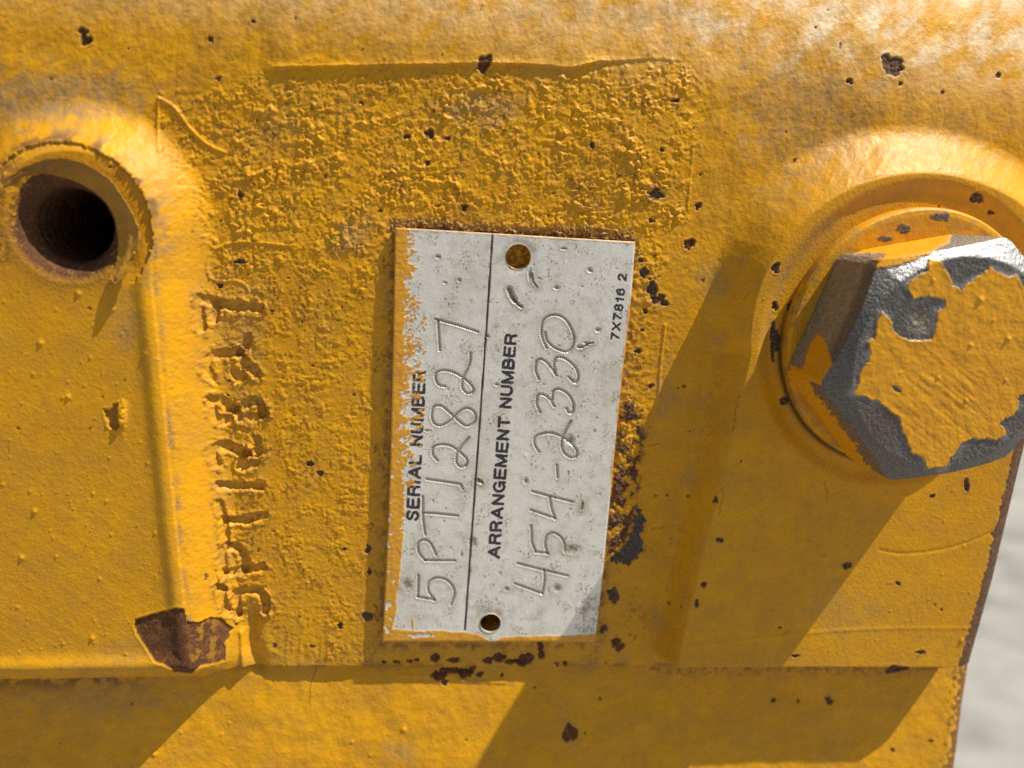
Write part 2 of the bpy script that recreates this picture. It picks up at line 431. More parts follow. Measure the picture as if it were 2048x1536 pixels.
# --- ridges of wrinkled paint
RIDGES = [([(420, 556), (414, 534), (420, 512), (436, 496), (462, 486), (500, 484), (545, 488), (582, 492)], 2.2, .14),
          ([(420, 556), (440, 562), (470, 561), (490, 570), (498, 584), (485, 602)], 2.2, .12),
          ([(318, 196), (332, 204), (348, 214), (358, 226), (375, 250), (395, 272), (420, 292), (452, 306)], 2.4, .20),
          ([(318, 197), (316, 240), (317, 300)], 2.2, .17), ([(470, 362), (500, 354), (540, 337)], 3., .20),
          ([(1387, 285), (1383, 330), (1375, 420)], 2.2, .08), ([(1330, 650), (1322, 720), (1314, 830), (1304, 930)], 2.2, .12),
          ([(1380, 1292), (1440, 1286), (1640, 1264), (1780, 1257), (1930, 1256)], 4., .05),
          ([(1760, 1100), (1800, 1107), (1860, 1103), (1920, 1090), (1990, 1062)], 3.2, -.07),
          ([(1655, 900), (1640, 1000), (1655, 1100)], 3., .03),
          ([(800, 1350), (850, 1352), (905, 1353), (925, 1362), (1010, 1365)], 3.5, .10)]
for pts, wd, amp in RIDGES:
    c = curve(pts); b = pbox(c, 14); i = box_idx(PX, PY, *b)
    d, _ = seg_dist(PX[i], PY[i], c); micro[i] += amp * np.exp(-(d / wd) ** 2)
# vertical brush lines above the lower edge of the number pad
i = box_idx(PX, PY, 520, 760, 1262, 1328)
micro[i] += .05 * perlin(PX[i] / 9., PY[i] / 200., 77) * smooth(1262, 1285, PY[i]) * (Zg[i] > ZSTEP)
# groove at the left end of that edge
gd, _ = seg_dist(PX, PY, [(505, 1235), (500, 1290), (520, 1330)]); micro -= .7 * np.exp(-(gd / 15.) ** 2)
gd, _ = seg_dist(PX, PY, [(484, 1265), (488, 1335)]); micro += .45 * np.exp(-(gd / 6.5) ** 2)
# brush drags on the left boss
i = box_idx(PX, PY, -10, 330, 1000, 1330)
micro[i] += .012 * perlin((PX[i] * .55 - PY[i] * .84) / 16., (PX[i] * .84 + PY[i] * .55) / 160., 79) * onL[i]

# --- stamped serial number
S5 = lambda p: Zm(380, 460, 3.658, p)
S6 = lambda p: Zm(380, 860, 3.072, p)
STAMP = [('5', [S6([(172, 968), (210, 975)]), S6([(190, 972), (208, 1060), (222, 1108)]), S6([(222, 1108), (262, 1125), (302, 1128)]),
                S6(curve([(302, 1128), (285, 1060), (292, 1006), (350, 985), (420, 988), (456, 1030), (466, 1080), (462, 1115)]))]),
         ('P', [S6([(210, 880), (330, 866), (445, 842)]), S6(curve([(208, 878), (198, 800), (205, 735), (255, 714), (306, 732), (332, 785), (334, 862)]))]),
         ('T', [S6([(178, 455), (208, 545), (222, 690)]), S6([(210, 556), (330, 556), (458, 528)])]),
         ('1', [S6([(172, 342), (430, 345)])]),
         ('2', [S6(curve([(165, 205), (142, 150), (160, 108), (215, 96), (300, 128), (345, 150)])), S6([(345, 150), (420, 140)]), S6(curve([(345, 150), (318, 190), (318, 222), (360, 218), (400, 190)])), S6([(415, 60), (425, 135)])]),
         ('8', [S5(curve([(160, 1245), (235, 1245), (290, 1300), (360, 1300), (440, 1258), (500, 1272), (540, 1355)])), S5(curve([(160, 1245), (168, 1330), (215, 1390), (268, 1385), (310, 1310)])), S5(curve([(340, 1330), (380, 1375), (460, 1372), (530, 1345)]))]),
         ('2', [S5(curve([(160, 1080), (120, 1020), (135, 950), (195, 912), (290, 902), (365, 905)])), S5([(365, 905), (400, 850), (420, 800)]), S5(curve([(365, 905), (400, 975), (480, 1050)])), S5(curve([(330, 1040), (345, 1085), (390, 1060)]))]),
         ('7', [S5([(70, 500), (62, 590), (92, 720)]), S5([(120, 510), (220, 540), (330, 560), (505, 572)]), S5([(190, 548), (180, 650)])])]
stamp_id = np.zeros(Hm.shape, np.int8)
jit = 3.0 * fbm(PX, PY, 12., 3, 61)
for k, (ch, strokes) in enumerate(STAMP):
    for st in strokes:
        b = pbox(st, 26); i = box_idx(PX, PY, *b)
        d, _ = seg_dist(PX[i], PY[i], st); old = k >= 4; d = (d + jit[i] * (1.1 if old else .75)) / (1.25 if old else 1.1)
        worn = .75 + .35 * perlin(PX[i] / 30., PY[i] / 30., 66)
        micro[i] += (-.40 if old else -.50) * worn * (1 - smooth(4.4, 9.2, d)) + .16 * worn * np.exp(-((d - 11.5) / 4.) ** 2) * (.6 + .8 * nz[i])
        micro[i] += .06 * nz2[i] * (np.abs(d - 10) < 7)
        stamp_id[i] = np.where(d < 9.5, k + 1, stamp_id[i])
        rust[i] = np.maximum(rust[i], .42 * np.exp(-((d - 10) / 7.) ** 2) * smooth(-.1, .45, nz[i]))
        grime[i] = np.maximum(grime[i], .5 * np.exp(-(d / 16.) ** 2) * smooth(-.3, .4, nz2[i]))

# --- chips and rust spots measured from the photograph (x, y, rx, ry, kind)
SPOTS = [(165, 72, 13, 14, 'r'), (422, 80, 6, 7, 'r'), (967, 125, 19, 17, 'r'), (438, 157, 8, 4, 'r'), (863, 268, 11, 10, 'r'), (812, 273, 6, 6, 'r'), (893, 276, 6, 5, 'r'),
 (855, 325, 6, 5, 'r'), (652, 353, 4, 6, 'r'), (928, 420, 7, 7, 'r'), (878, 412, 4, 4, 'r'), (482, 388, 7, 11, 'r'), (480, 525, 13, 6, 'm'), (442, 572, 8, 6, 'm'), (545, 622, 5, 3, 'r'),
 (1793, 127, 24, 24, 'm'), (1315, 390, 17, 12, 'm'), (1235, 352, 5, 5, 'r'), (1185, 290, 7, 7, 'r'), (1395, 412, 7, 8, 'r'), (1402, 350, 4, 4, 'r'), (1375, 490, 14, 13, 'r'),
 (1300, 443, 6, 5, 'r'), (1325, 300, 6, 5, 'r'), (1350, 203, 8, 4, 'r'), (1290, 545, 10, 12, 'm'), (1300, 575, 13, 18, 'm'), (1322, 603, 14, 13, 'm'), (1282, 520, 6, 7, 'm'), (1280, 700, 9, 8, 'm'),
 (1292, 625, 6, 6, 'm'), (1302, 770, 7, 6, 'm'), (1284, 660, 5, 6, 'r'), (1955, 395, 14, 11, 'm'), (1983, 425, 7, 5, 'r'), (1551, 535, 8, 13, 'm'), (1549, 610, 6, 14, 'r'), (1584, 614, 9, 13, 'm'),
 (1549, 680, 8, 34, 'm'), (1632, 55, 4, 3, 'r'), (1680, 89, 4, 5, 'r'), (1700, 162, 6, 6, 'r'), (1800, 168, 5, 4, 'r'), (1995, 150, 7, 6, 'r'), (1565, 802, 9, 10, 'm'), (1696, 1132, 10, 7, 'm'), (1441, 1080, 8, 6, 'm'),
 (1408, 1168, 9, 6, 'r'), (1392, 1210, 5, 13, 'm'), (1237, 1292, 15, 13, 'r'), (1140, 1463, 17, 20, 'r'), (1658, 1402, 7, 7, 'm'), (1545, 1400, 6, 4, 'r'), (1597, 1400, 4, 5, 'r'),
 (1590, 1312, 6, 5, 'r'), (1432, 1000, 5, 9, 'm'), (1795, 1340, 26, 9, 'm'), (1795, 1168, 6, 4, 'r'), (1935, 967, 7, 16, 'm'), (1865, 992, 6, 4, 'r'), (1226, 1192, 14, 17, 'm'),
 (1205, 1253, 7, 11, 'm'), (1785, 1500, 5, 4, 'r'), (1860, 1483, 5, 4, 'r'), (620, 928, 9, 7, 'm'), (640, 946, 8, 6, 'm'), (690, 1098, 6, 4, 'm'), (735, 1232, 13, 10, 'm'), (737, 1098, 6, 8, 'm'), (740, 1142, 6, 8, 'm'),
 (680, 1252, 8, 6, 'r'), (548, 1290, 5, 5, 'm'), (625, 1292, 5, 4, 'm'), (412, 1153, 5, 5, 'm'), (180, 858, 4, 4, 'r'), (36, 857, 3, 3, 'r'), (178, 617, 4, 3, 'r'),
 (1000, 1316, 14, 14, 'r'), (1025, 1322, 20, 9, 'r'), (1055, 1318, 17, 14, 'r'), (1082, 1300, 9, 20, 'r'), (975, 1320, 12, 7, 'r'), (905, 1320, 12, 6, 'r'), (868, 1316, 14, 9, 'r'), (820, 1322, 7, 4, 'r'), (796, 1323, 7, 4, 'r'), (768, 1324, 7, 3, 'r'), (833, 1321, 5, 4, 'r'),
 (888, 1350, 18, 14, 'r'), (910, 1342, 18, 10, 'r'), (935, 1344, 14, 12, 'r'), (890, 1364, 9, 9, 'm'), (958, 1348, 7, 6, 'm'), (1004, 1349, 5, 5, 'r'), (1114, 1329, 6, 4, 'r'), (1131, 1326, 5, 5, 'r'), (1070, 1375, 4, 3, 'r'), (1198, 1398, 4, 4, 'r'),
 (720, 205, 5, 4, 'r'), (760, 420, 5, 5, 'r'), (1083, 585, 4, 3, 'r'), (1405, 560, 4, 5, 'r'), (1590, 320, 5, 4, 'r'), (1885, 185, 5, 5, 'm'), (985, 620, 3, 3, 'r'), (725, 100, 3, 3, 'r'), (505, 42, 6, 4, 'r'), (1560, 1255, 5, 3, 'r'), (1845, 1305, 10, 5, 'm')]
rs = np.random.RandomState(4)
for _ in range(120):                                   # pin-prick spots in the rough paint
    a, b = rs.uniform(430, 1400), rs.uniform(135, 1300)
    if 740 < a < 1290 and 440 < b < 1290: continue
    s_ = rs.uniform(1.5, 3.6); SPOTS.append((a, b, s_, s_ * rs.uniform(.6, 1.4), 'r'))
for _ in range(50):
    a, b = rs.uniform(-20, 2060), rs.uniform(-10, 1546); s_ = rs.uniform(1.2, 2.8); SPOTS.append((a, b, s_, s_ * rs.uniform(.6, 1.4), 'r'))
edgeN = fbm(PX, PY, 11., 3, 71, .65); edgeN2 = fbm(PX, PY, 5., 2, 75)
for n_, (a, b, rx, ry, kd) in enumerate(SPOTS):
    i = box_idx(PX, PY, a - 2 * rx - 8, a + 2 * rx + 8, b - 2 * ry - 8, b + 2 * ry + 8)
    if len(i[0]) == 0: continue
    r3 = np.random.RandomState(3000 + n_); d = np.full(len(i[0]), 9.); sz = max(rx, ry)
    for q in range(1 if rx < 4 else 3):
        k_ = 1. if q == 0 and rx < 4 else r3.uniform(.5, .85); an = r3.uniform(0, 3.14); st = r3.uniform(.7, 1.4)
        ox, oy = (0, 0) if rx < 4 else (r3.normal(0, .30) * rx, r3.normal(0, .30) * ry)
        u_ = (PX[i] - a - ox) / rx; v_ = (PY[i] - b - oy) / ry
        d = np.minimum(d, np.hypot((u_ * math.cos(an) + v_ * math.sin(an)) * st, (v_ * math.cos(an) - u_ * math.sin(an)) / st) / k_)
    d = d + .30 * perlin((PX[i] - a) / sz / .5 + 5.3 * n_, (PY[i] - b) / sz / .5, 72) + .16 * edgeN[i] * min(1., sz / 8)
    m = 1 - smooth(.86, 1.06, d)
    dep = .17 if rx > 5 else .10; tone = 1. if rx > 4 else .75
    micro[i] += -dep * m + .05 * np.exp(-((d - 1.18) / .2) ** 2) * (rx > 5) + m * .09 * edgeN2[i]
    if kd == 'r': rust[i] = np.maximum(rust[i], m * tone)
    else:
        metal[i] = np.maximum(metal[i], m * .8 * smooth(-.2, .35, edgeN2[i] + .15)); rust[i] = np.maximum(rust[i], m)
    grime[i] = np.maximum(grime[i], .35 * np.exp(-np.maximum(0, d - 1) / .5) * (rx > 5))

def bare_patch(pts, depth, kind, rough_n=.0, amp=3.):
    i = box_idx(PX, PY, *pbox(pts, 14)); d = poly_sdf(PX[i], PY[i], pts) + amp * edgeN[i]
    m = 1 - smooth(-1.6, .8, d)
    micro[i] += -depth * m + .05 * np.exp(-((d - 3.) / 2.4) ** 2) + rough_n * m * edgeN2[i]
    if kind == 'r': rust[i] = np.maximum(rust[i], m)
    else: metal[i] = np.maximum(metal[i], m); rust[i] = np.maximum(rust[i], m)
    return i, m
PATCH = [(271, 1239), (296, 1231), (320, 1224), (353, 1216), (368, 1219), (375, 1243), (397, 1246), (419, 1235), (441, 1236), (454, 1248), (467, 1257), (458, 1265),
         (457, 1278), (447, 1287), (452, 1300), (450, 1321), (432, 1326), (402, 1332), (382, 1348), (350, 1345), (329, 1331), (309, 1324), (296, 1303), (285, 1287), (274, 1270), (268, 1251)]
ipatch, mpatch = bare_patch(PATCH, .20, 'r', .02, 1.2)
rust[ipatch] *= 1 - .4 * mpatch * smooth(376, 384, PX[ipatch]) * smooth(.0, .35, fbm(PX[ipatch], PY[ipatch], 22., 3, 309, .65)) * smooth(452, 420, PX[ipatch])
patch_mask = np.zeros(Hm.shape, bool); patch_mask[ipatch] = mpatch > .5
# rusty crust beside the plate's right edge and the bare grey patch below it
CR = [(1243, 800), (1262, 792), (1285, 815), (1290, 860), (1284, 900), (1282, 960), (1276, 1005), (1262, 1060), (1240, 1100), (1215, 1130), (1212, 1060), (1222, 960), (1232, 880)]
i = box_idx(PX, PY, *pbox(CR, 20)); d = poly_sdf(PX[i], PY[i], CR) + 6 * edgeN[i]
m = 1 - smooth(-8, 6, d); cr = fbm(PX[i], PY[i], 24., 3, 91, .5)
micro[i] += m * (.30 * np.abs(cr) + .10 * edgeN2[i])
mm = m * smooth(-.02, .16, cr + .22 * smooth(900, 1080, PY[i])); rust[i] = np.maximum(rust[i], mm); metal[i] = np.maximum(metal[i], .55 * mm * smooth(-.1, .3, edgeN2[i]))
bare_patch([(1272, 1020), (1280, 1015), (1292, 1040), (1285, 1060), (1283, 1080), (1284, 1100), (1272, 1115), (1255, 1130), (1245, 1122), (1228, 1124), (1215, 1118), (1240, 1100), (1258, 1075), (1268, 1050)], .12, 'm', .16, 6)
# rusty band above the plate's top edge
TB = [(780, 440), (850, 436), (940, 446), (1010, 452), (1100, 455), (1180, 452), (1262, 462), (1268, 492), (1000, 480), (780, 462)]
i = box_idx(PX, PY, *pbox(TB, 18)); d = poly_sdf(PX[i], PY[i], TB) + 7 * edgeN[i]; m = 1 - smooth(-6, 8, d)
micro[i] += .16 * m * edgeN2[i] + .12 * m * edgeN[i]; rust[i] = np.maximum(rust[i], .85 * m * smooth(-.15, .3, edgeN[i] + .3 * edgeN2[i])); grime[i] = np.maximum(grime[i], .7 * m)
# bubbled paint on the right side of the pad
i = box_idx(PX, PY, 1240, 1360, 470, 900); m = smooth(1362, 1290, PX[i] + (PY[i] - 500) * .12) * flatm[i]
micro[i] += m * .13 * np.clip(fbm(PX[i], PY[i], 13., 2, 95) + .1, 0, 1)
# torn blister on the left boss
bare_patch([(207, 818), (220, 820), (228, 808), (236, 806), (234, 830), (240, 850), (232, 860), (220, 856), (212, 838)], .30, 'x' if False else 'r', .04, 2)
i = box_idx(PX, PY, 190, 280, 780, 890); d = np.hypot((PX[i] - 244) / 9, (PY[i] - 832) / 26)
micro[i] += .55 * np.exp(-d ** 2) * (.8 + .6 * edgeN[i]); rust[i] *= .55
# rusty ring and scuffs about the open hole
hr_ = np.hypot(Xg - hole_c[0], Zg - hole_c[1])
ha = np.arctan2(Zg - hole_c[1], Xg - hole_c[0])
rn = edgeN * .8
m = np.exp(-np.maximum(0, hr_ - hole_r) / 1.25) * smooth(-.8, .2, rn + .6 * np.cos(ha + 1.7))
rust = np.maximum(rust, np.where(hr_ < 14, np.clip(m * 1.15, 0, 1), 0))
rl = fbm(PX, PY, 46., 3, 211, .6); m = np.exp(-((hr_ - 9.6 - .5 * rl) / .55) ** 2) * smooth(-.1, .5, np.cos(ha - 1.5)) * smooth(-.15, .35, rl + .25 * np.cos(ha - 2.0)); rust = np.maximum(rust, .7 * m); grime = np.maximum(grime, .8 * np.exp(-((hr_ - 10.2) / 1.2) ** 2) * smooth(.0, .6, np.cos(ha - .7)) * smooth(-.3, .3, rl))
m2 = np.exp(-((hr_ - 8.3) / 2.) ** 2) * smooth(.55, .9, np.cos(ha - 3.0)); rust = np.maximum(rust, .9 * m2 * smooth(-.4, .1, rn))
micro -= np.where(hr_ < 12, .42 * (1 - smooth(9.1, 9.35, hr_ + .25 * rn)) * smooth(-.2, .2, np.cos(ha - .9)), 0)
micro -= np.where(hr_ < 12, .55 * np.clip(1 - (hr_ - hole_r) / 1.1, 0, 1) ** 1.5, 0)
micro += np.where((hr_ < 10), .10 * edgeN2 * np.exp(-np.maximum(0, hr_ - hole_r) / 1.2), 0)
# worn line along the crest of the left boss
i = box_idx(PX, PY, 280, 420, 420, 1320); d = dL[i]
m = np.exp(-((d - .35 - .12 * edgeN[i]) / .30) ** 2) * smooth(-.2, .5, fbm(PX[i], PY[i], 50., 3, 97)); grime[i] = np.maximum(grime[i], m * .9); rust[i] = np.maximum(rust[i], .45 * m * smooth(0, .4, edgeN2[i]))
# grime line round the washer, under the boss ledges, dusty patches
rw = np.hypot(Xg - WC[0], Zg - WC[1]); aw = np.arctan2(Zg - WC[1], Xg - WC[0])
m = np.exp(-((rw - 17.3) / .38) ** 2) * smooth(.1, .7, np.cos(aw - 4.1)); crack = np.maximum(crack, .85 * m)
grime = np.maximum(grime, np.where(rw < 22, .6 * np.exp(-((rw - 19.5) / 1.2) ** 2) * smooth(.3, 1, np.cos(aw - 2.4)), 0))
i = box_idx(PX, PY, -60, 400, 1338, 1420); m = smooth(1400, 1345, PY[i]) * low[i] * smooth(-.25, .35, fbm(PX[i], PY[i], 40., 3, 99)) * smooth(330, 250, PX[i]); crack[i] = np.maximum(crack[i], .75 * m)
i = box_idx(PX, PY, 1300, 1960, 1334, 1370); m = smooth(1362, 1338, PY[i]) * low[i] * smooth(-.1, .5, edgeN[i]); rust[i] = np.maximum(rust[i], .5 * m)
for (a, b, rx, ry, s_) in [(90, 195, 230, 70, .9), (960, 215, 100, 40, .6), (1620, 240, 170, 120, .65), (700, 470, 40, 40, .6), (1560, 390, 60, 40, .4), (250, 650, 40, 60, .5), (1690, 1230, 90, 60, .35),
        (1420, 560, 40, 50, .5), (1900, 260, 120, 80, .4), (1330, 790, 30, 70, .5), (560, 260, 80, 60, .25), (1180, 30, 200, 40, .3), (800, 1500, 40, 25, .5), (470, 640, 60, 120, .4), (250, 1300, 60, 40, .35), (190, 1390, 180, 50, .5)]:
    i = box_idx(PX, PY, a - 2 * rx, a + 2 * rx, b - 2 * ry, b + 2 * ry)
    d = np.hypot((PX[i] - a) / rx, (PY[i] - b) / ry) + .5 * fbm(PX[i], PY[i], 30., 3, 101)
    grime[i] = np.maximum(grime[i], s_ * (1 - smooth(.2, 1.25, d)))
# bare rusty bevel at the right end
b_ = XRof(Zg) - Xg
mb = 1 - smooth(2.2, 2.6, b_ + .35 * edgeN + .2 * fbm(PX, PY, 50., 2, 105)); mb_low = 1 - smooth(1.0, 2.4, b_ + 2.2 * edgeN)
up_ = Zg > ZSTEP
rust = np.maximum(rust, np.where(up_, mb, mb_low * .85)); metal = np.maximum(metal, np.where(up_, .55 * mb * smooth(-.3, .2, edgeN), .15 * mb_low))
micro -= np.where(up_, .12 * mb, .05 * mb_low)
# hair cracks and dark fibres in the paint
def hair(p0, p1, seed, wd=1.1, st=.5):
    r2 = np.random.RandomState(seed); n = 9; p0 = np.array(p0, float); p1 = np.array(p1, float)
    L = np.linalg.norm(p1 - p0); pts = [tuple(p0 + (p1 - p0) * k / (n - 1) + r2.normal(0, L * .045, 2)) for k in range(n)]
    i = box_idx(PX, PY, *pbox(pts, 5))
    if len(i[0]) == 0: return
    d, _ = seg_dist(PX[i], PY[i], pts); m = np.exp(-(d / wd) ** 2); crack[i] = np.maximum(crack[i], st * m); micro[i] -= .03 * m
for s_, (a, b) in enumerate([((628, 1318), (614, 1412)), ((1445, 975), (1438, 1030)), ((1480, 790), (1465, 860)), ((1300, 1060), (1330, 1052)), ((1650, 960), (1655, 1000)), ((1296, 890), (1318, 887)), ((1280, 300), (1276, 330)), ((625, 430), (612, 470)), ((755, 1270), (742, 1330))]):
    hair(a, b, s_)
for s_ in range(45):
    r2 = np.random.RandomState(500 + s_); a = r2.uniform(0, 2000), r2.uniform(0, 1530); L = r2.uniform(8, 26); t_ = r2.uniform(0, 6.28)
    hair(a, (a[0] + L * math.cos(t_), a[1] + L * math.sin(t_)), 600 + s_, .9, r2.uniform(.25, .5))
# nibs: dust caught in the paint
for _ in range(760):
    z_ = rs.rand()
    if z_ < .42: a, b = rs.uniform(0, 330), rs.uniform(560, 1330)
    elif z_ < .56: a, b = rs.uniform(1640, 1960), rs.uniform(980, 1320)
    elif z_ < .75: a, b = rs.uniform(250, 1400), rs.uniform(1370, 1536)
    else: a, b = rs.uniform(0, 2048), rs.uniform(0, 1536)
    s_ = rs.choice([1.2, 1.6, 2.1, 3., 5.], p=[.58, .27, .11, .03, .01]); i = box_idx(PX, PY, a - 3 * s_ - 3, a + 3 * s_ + 3, b - 3 * s_ - 3, b + 3 * s_ + 3)
    micro[i] += K * s_ * .6 * np.exp(-((PX[i] - a) ** 2 + (PY[i] - b) ** 2) / s_ ** 2)
# drilled pin holes behind the plate's two holes
PH = [tuple(float(q) for q in U(1037, 514, 1.)) + (1.55, .9), tuple(float(q) for q in U(981, 1248, 1.)) + (1.6, 3.2)]
for (a, b, r_h, dp) in PH:
    d = np.hypot(Xg - a, Zg - b); m = 1 - smooth(r_h * .92, r_h * 1.12, d); micro -= dp * m; rust = np.maximum(rust, .6 * (d < r_h * 1.3) * smooth(-.3, .3, edgeN))

# faded chalky paint plus hazy sheen, painted in as pale blotches along the top
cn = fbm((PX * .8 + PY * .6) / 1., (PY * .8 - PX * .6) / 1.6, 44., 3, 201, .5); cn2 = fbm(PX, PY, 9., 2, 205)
chalk_sheen = .46 * smooth(170, 20, PY + .10 * (1024 - PX) + 60 * cn) * smooth(-1.0, .8, cn + .3 * cn2)
chalk_sheen = np.maximum(chalk_sheen, .8 * smooth(-.35, 1.0, cn + .25 * cn2 + .28 * smooth(1150, 1950, PX) - .0012 * np.maximum(PY - .10 * (PX - 1100), 0)) * smooth(1050, 1500, PX + 2.0 * (60 - PY)) * smooth(230, 90, PY))
chalk_sheen = np.where(low | (dL < 6) | (dR < 5), 0, chalk_sheen)
# dirt packed along the plate, the ledges and the washer seat
PO = [(786, 450), (1276, 480), (1195, 1290), (760, 1290)]
i = box_idx(PX, PY, *pbox(PO, 30)); d = np.abs(poly_sdf(PX[i], PY[i], PO)); m = np.exp(-d / 7.) * smooth(-.25, .35, fbm(PX[i], PY[i], 20., 3, 311)); crack[i] = np.maximum(crack[i], .55 * m); grime[i] = np.maximum(grime[i], .6 * np.exp(-d / 14.) * smooth(-.3, .3, edgeN[i]))
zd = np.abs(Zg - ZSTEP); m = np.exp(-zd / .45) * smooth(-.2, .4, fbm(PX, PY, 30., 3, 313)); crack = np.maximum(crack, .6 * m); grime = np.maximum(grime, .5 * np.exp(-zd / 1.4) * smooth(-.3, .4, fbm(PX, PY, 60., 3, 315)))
m = np.exp(-((dR - 3.) / .8) ** 2) * smooth(0, .5, fbm(PX, PY, 50., 3, 317)); grime = np.maximum(grime, .5 * m)
rust = np.maximum(rust, .6 * inpad * (~low) * smooth(.15, .65, fbm(PX, PY, 80., 4, 319, .7)) * smooth(-.1, .5, nz2))
Hf = Hm + micro
# ---- assemble the grid and cut it into parts
V = np.stack([Xg, -Hf, Zg], -1).reshape(-1, 3)
idx = np.arange(NJ * NI).reshape(NJ, NI)
FQ = np.stack([idx[:-1, :-1], idx[:-1, 1:], idx[1:, 1:], idx[1:, :-1]], -1).reshape(-1, 4)
def fc(A): return .25 * (A[:-1, :-1] + A[:-1, 1:] + A[1:, 1:] + A[1:, :-1])
Xc, Zc = fc(Xg), fc(Zg); PXc, PYc = fc(PX), fc(PY); dLc, dRc, dnc = fc(dL), fc(dR), fc(dn)
lab = np.zeros(Xc.shape, np.int16)                     # 0 upper wall
lab[dnc < 0] = 1                                       # number pad
lab[dLc < 6.0] = 2; lab[(dRc < fc(np.interp(PY, [330, 430, 640, 800, 1330], [6.6, 6.0, 4.4, 3.7, 2.6])))] = 3
sid = stamp_id[:-1, :-1]; lab = np.where((sid > 0) & (lab <= 2) & (PXc > 385), 20 + sid, lab)
lab[(fc(XRof(Zg) - Xg) < 2.4) & (Zc > ZSTEP)] = 5      # bare bevel
lab[Zc < ZSTEP] = 4
lab[patch_mask[:-1, :-1] & (Zc > ZSTEP)] = 6
lab[np.hypot(Xc - hole_c[0], Zc - hole_c[1]) < hole_r] = -1
lab = lab.ravel()
NR = face_normals_to_verts(V, FQ)
AT = np.clip(np.stack([rust, metal, grime, crack, chalk_sheen], -1).reshape(-1, 5), 0, 1)
cast = empty('engine_casting', None)
tag(cast, 'yellow painted cast iron machine housing with chipped paint and two raised bosses', 'machine casting')
def part(l, name, label=None, parent=cast):
    o = split_mesh(V, FQ, lab, l, PAINT, parent, AT, NR, name)
    if label: o['label'] = label
    return o
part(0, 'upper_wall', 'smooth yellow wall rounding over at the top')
npad = part(1, 'number_pad', 'rough sand cast yellow area behind the nameplate')
bossL = part(2, 'mounting_boss', 'raised yellow boss with an open rusty hole')
bossR = part(3, 'mounting_boss', 'raised yellow boss under the peeling hex bolt')
part(4, 'lower_wall', 'yellow wall below the bosses')
part(5, 'worn_edge', 'bare dark rusty edge along the right end', bossR)
part(6, 'bare_rust_patch', 'brown rust patch where the paint has flaked off the corner', bossL)
for k, (ch, _) in enumerate(STAMP):
    o = part(21 + k, 'stamped_character', 'stamped ' + ch + ' partly filled with paint', npad)
# sides and back of the block
BACK = 70.0
def skirt(loop):                                       # loop: vertex ids along one border
    n = len(loop); a = V[loop]; m_ = a.copy(); m_[:, 1] = a[:, 1] + .25 * (BACK - a[:, 1]); b = a.copy(); b[:, 1] = BACK
    vv = np.concatenate([a, m_, b]); k = np.arange(n - 1)
    ff = np.concatenate([np.stack([k, k + n, k + n + 1, k + 1], -1), np.stack([k + n, k + 2 * n, k + 2 * n + 1, k + n + 1], -1)])
    return vv, ff
vs, fs, off = [], [], 0
for loop in (idx[:, -1], idx[-1, ::-1], idx[::-1, 0], idx[0, :]):
    vv, ff = skirt(loop); vs.append(vv); fs.append(ff + off); off += len(vv)
bk = np.array([[V[idx[0, 0]][0], BACK, zr[0]], [XR[0], BACK, zr[0]], [XR[-1], BACK, zr[-1]], [V[idx[0, 0]][0], BACK, zr[-1]]])
vs.append(bk); fs.append(np.array([[3, 2, 1, 0]]) + off)
vs = np.concatenate(vs); at = np.zeros((len(vs), 4)); at[:, 0] = .35; at[:, 2] = .3
make_mesh('side_wall', vs, np.concatenate(fs), PAINT, cast, at)

# ---- threaded hole: rusty countersink, threads, blind bottom
def lathe(center, prof, n=128, wob=.0, seed=0):
    """prof: list of (r, h); returns verts and quads"""
    th = np.linspace(0, 2 * np.pi, n, endpoint=False); vv = []
    for j, (r, h) in enumerate(prof):
        rr = r + wob * fbm(np.cos(th) * 3 + j * .35, np.sin(th) * 3, 1., 3, seed)
        hh = h(th) if callable(h) else np.full(n, h)
        vv.append(np.stack([center[0] + rr * np.cos(th), -hh, center[1] + rr * np.sin(th)], -1))
    vv = np.concatenate(vv); ff = []
    k = np.arange(n); k2 = (k + 1) % n
    for j in range(len(prof) - 1): ff.append(np.stack([j * n + k, (j + 1) * n + k, (j + 1) * n + k2, j * n + k2], -1))
    return vv, np.concatenate(ff)
prof = [(hole_r + .55, HP - .35), (hole_r + .02, HP - .66), (hole_r - .45, HP - 1.0), (hole_r - 1.0, HP - 1.7), (hole_r - 1.35, HP - 2.4)]
hh = HP - 2.4
for t in range(60):
    hh -= .42; prof.append((hole_r - 1.35 + (.16 if t % 4 == 1 else (.08 if t % 2 == 0 else 0)), hh))
prof += [(.05, hh - 1.5)]
vv, ff = lathe(hole_c, prof, 128, .10, 7)
at = np.zeros((len(vv), 4)); at[:, 0] = 1.0; at[:, 1] = .1 * np.random.RandomState(2).rand(len(vv)); at[:128 * 5, 2] = .4; at[128 * 6:, 3] = .25
make_mesh('threaded_hole', vv, ff, PAINT, bossL, at)['label'] = 'open rusty bolt hole with a countersunk rim'

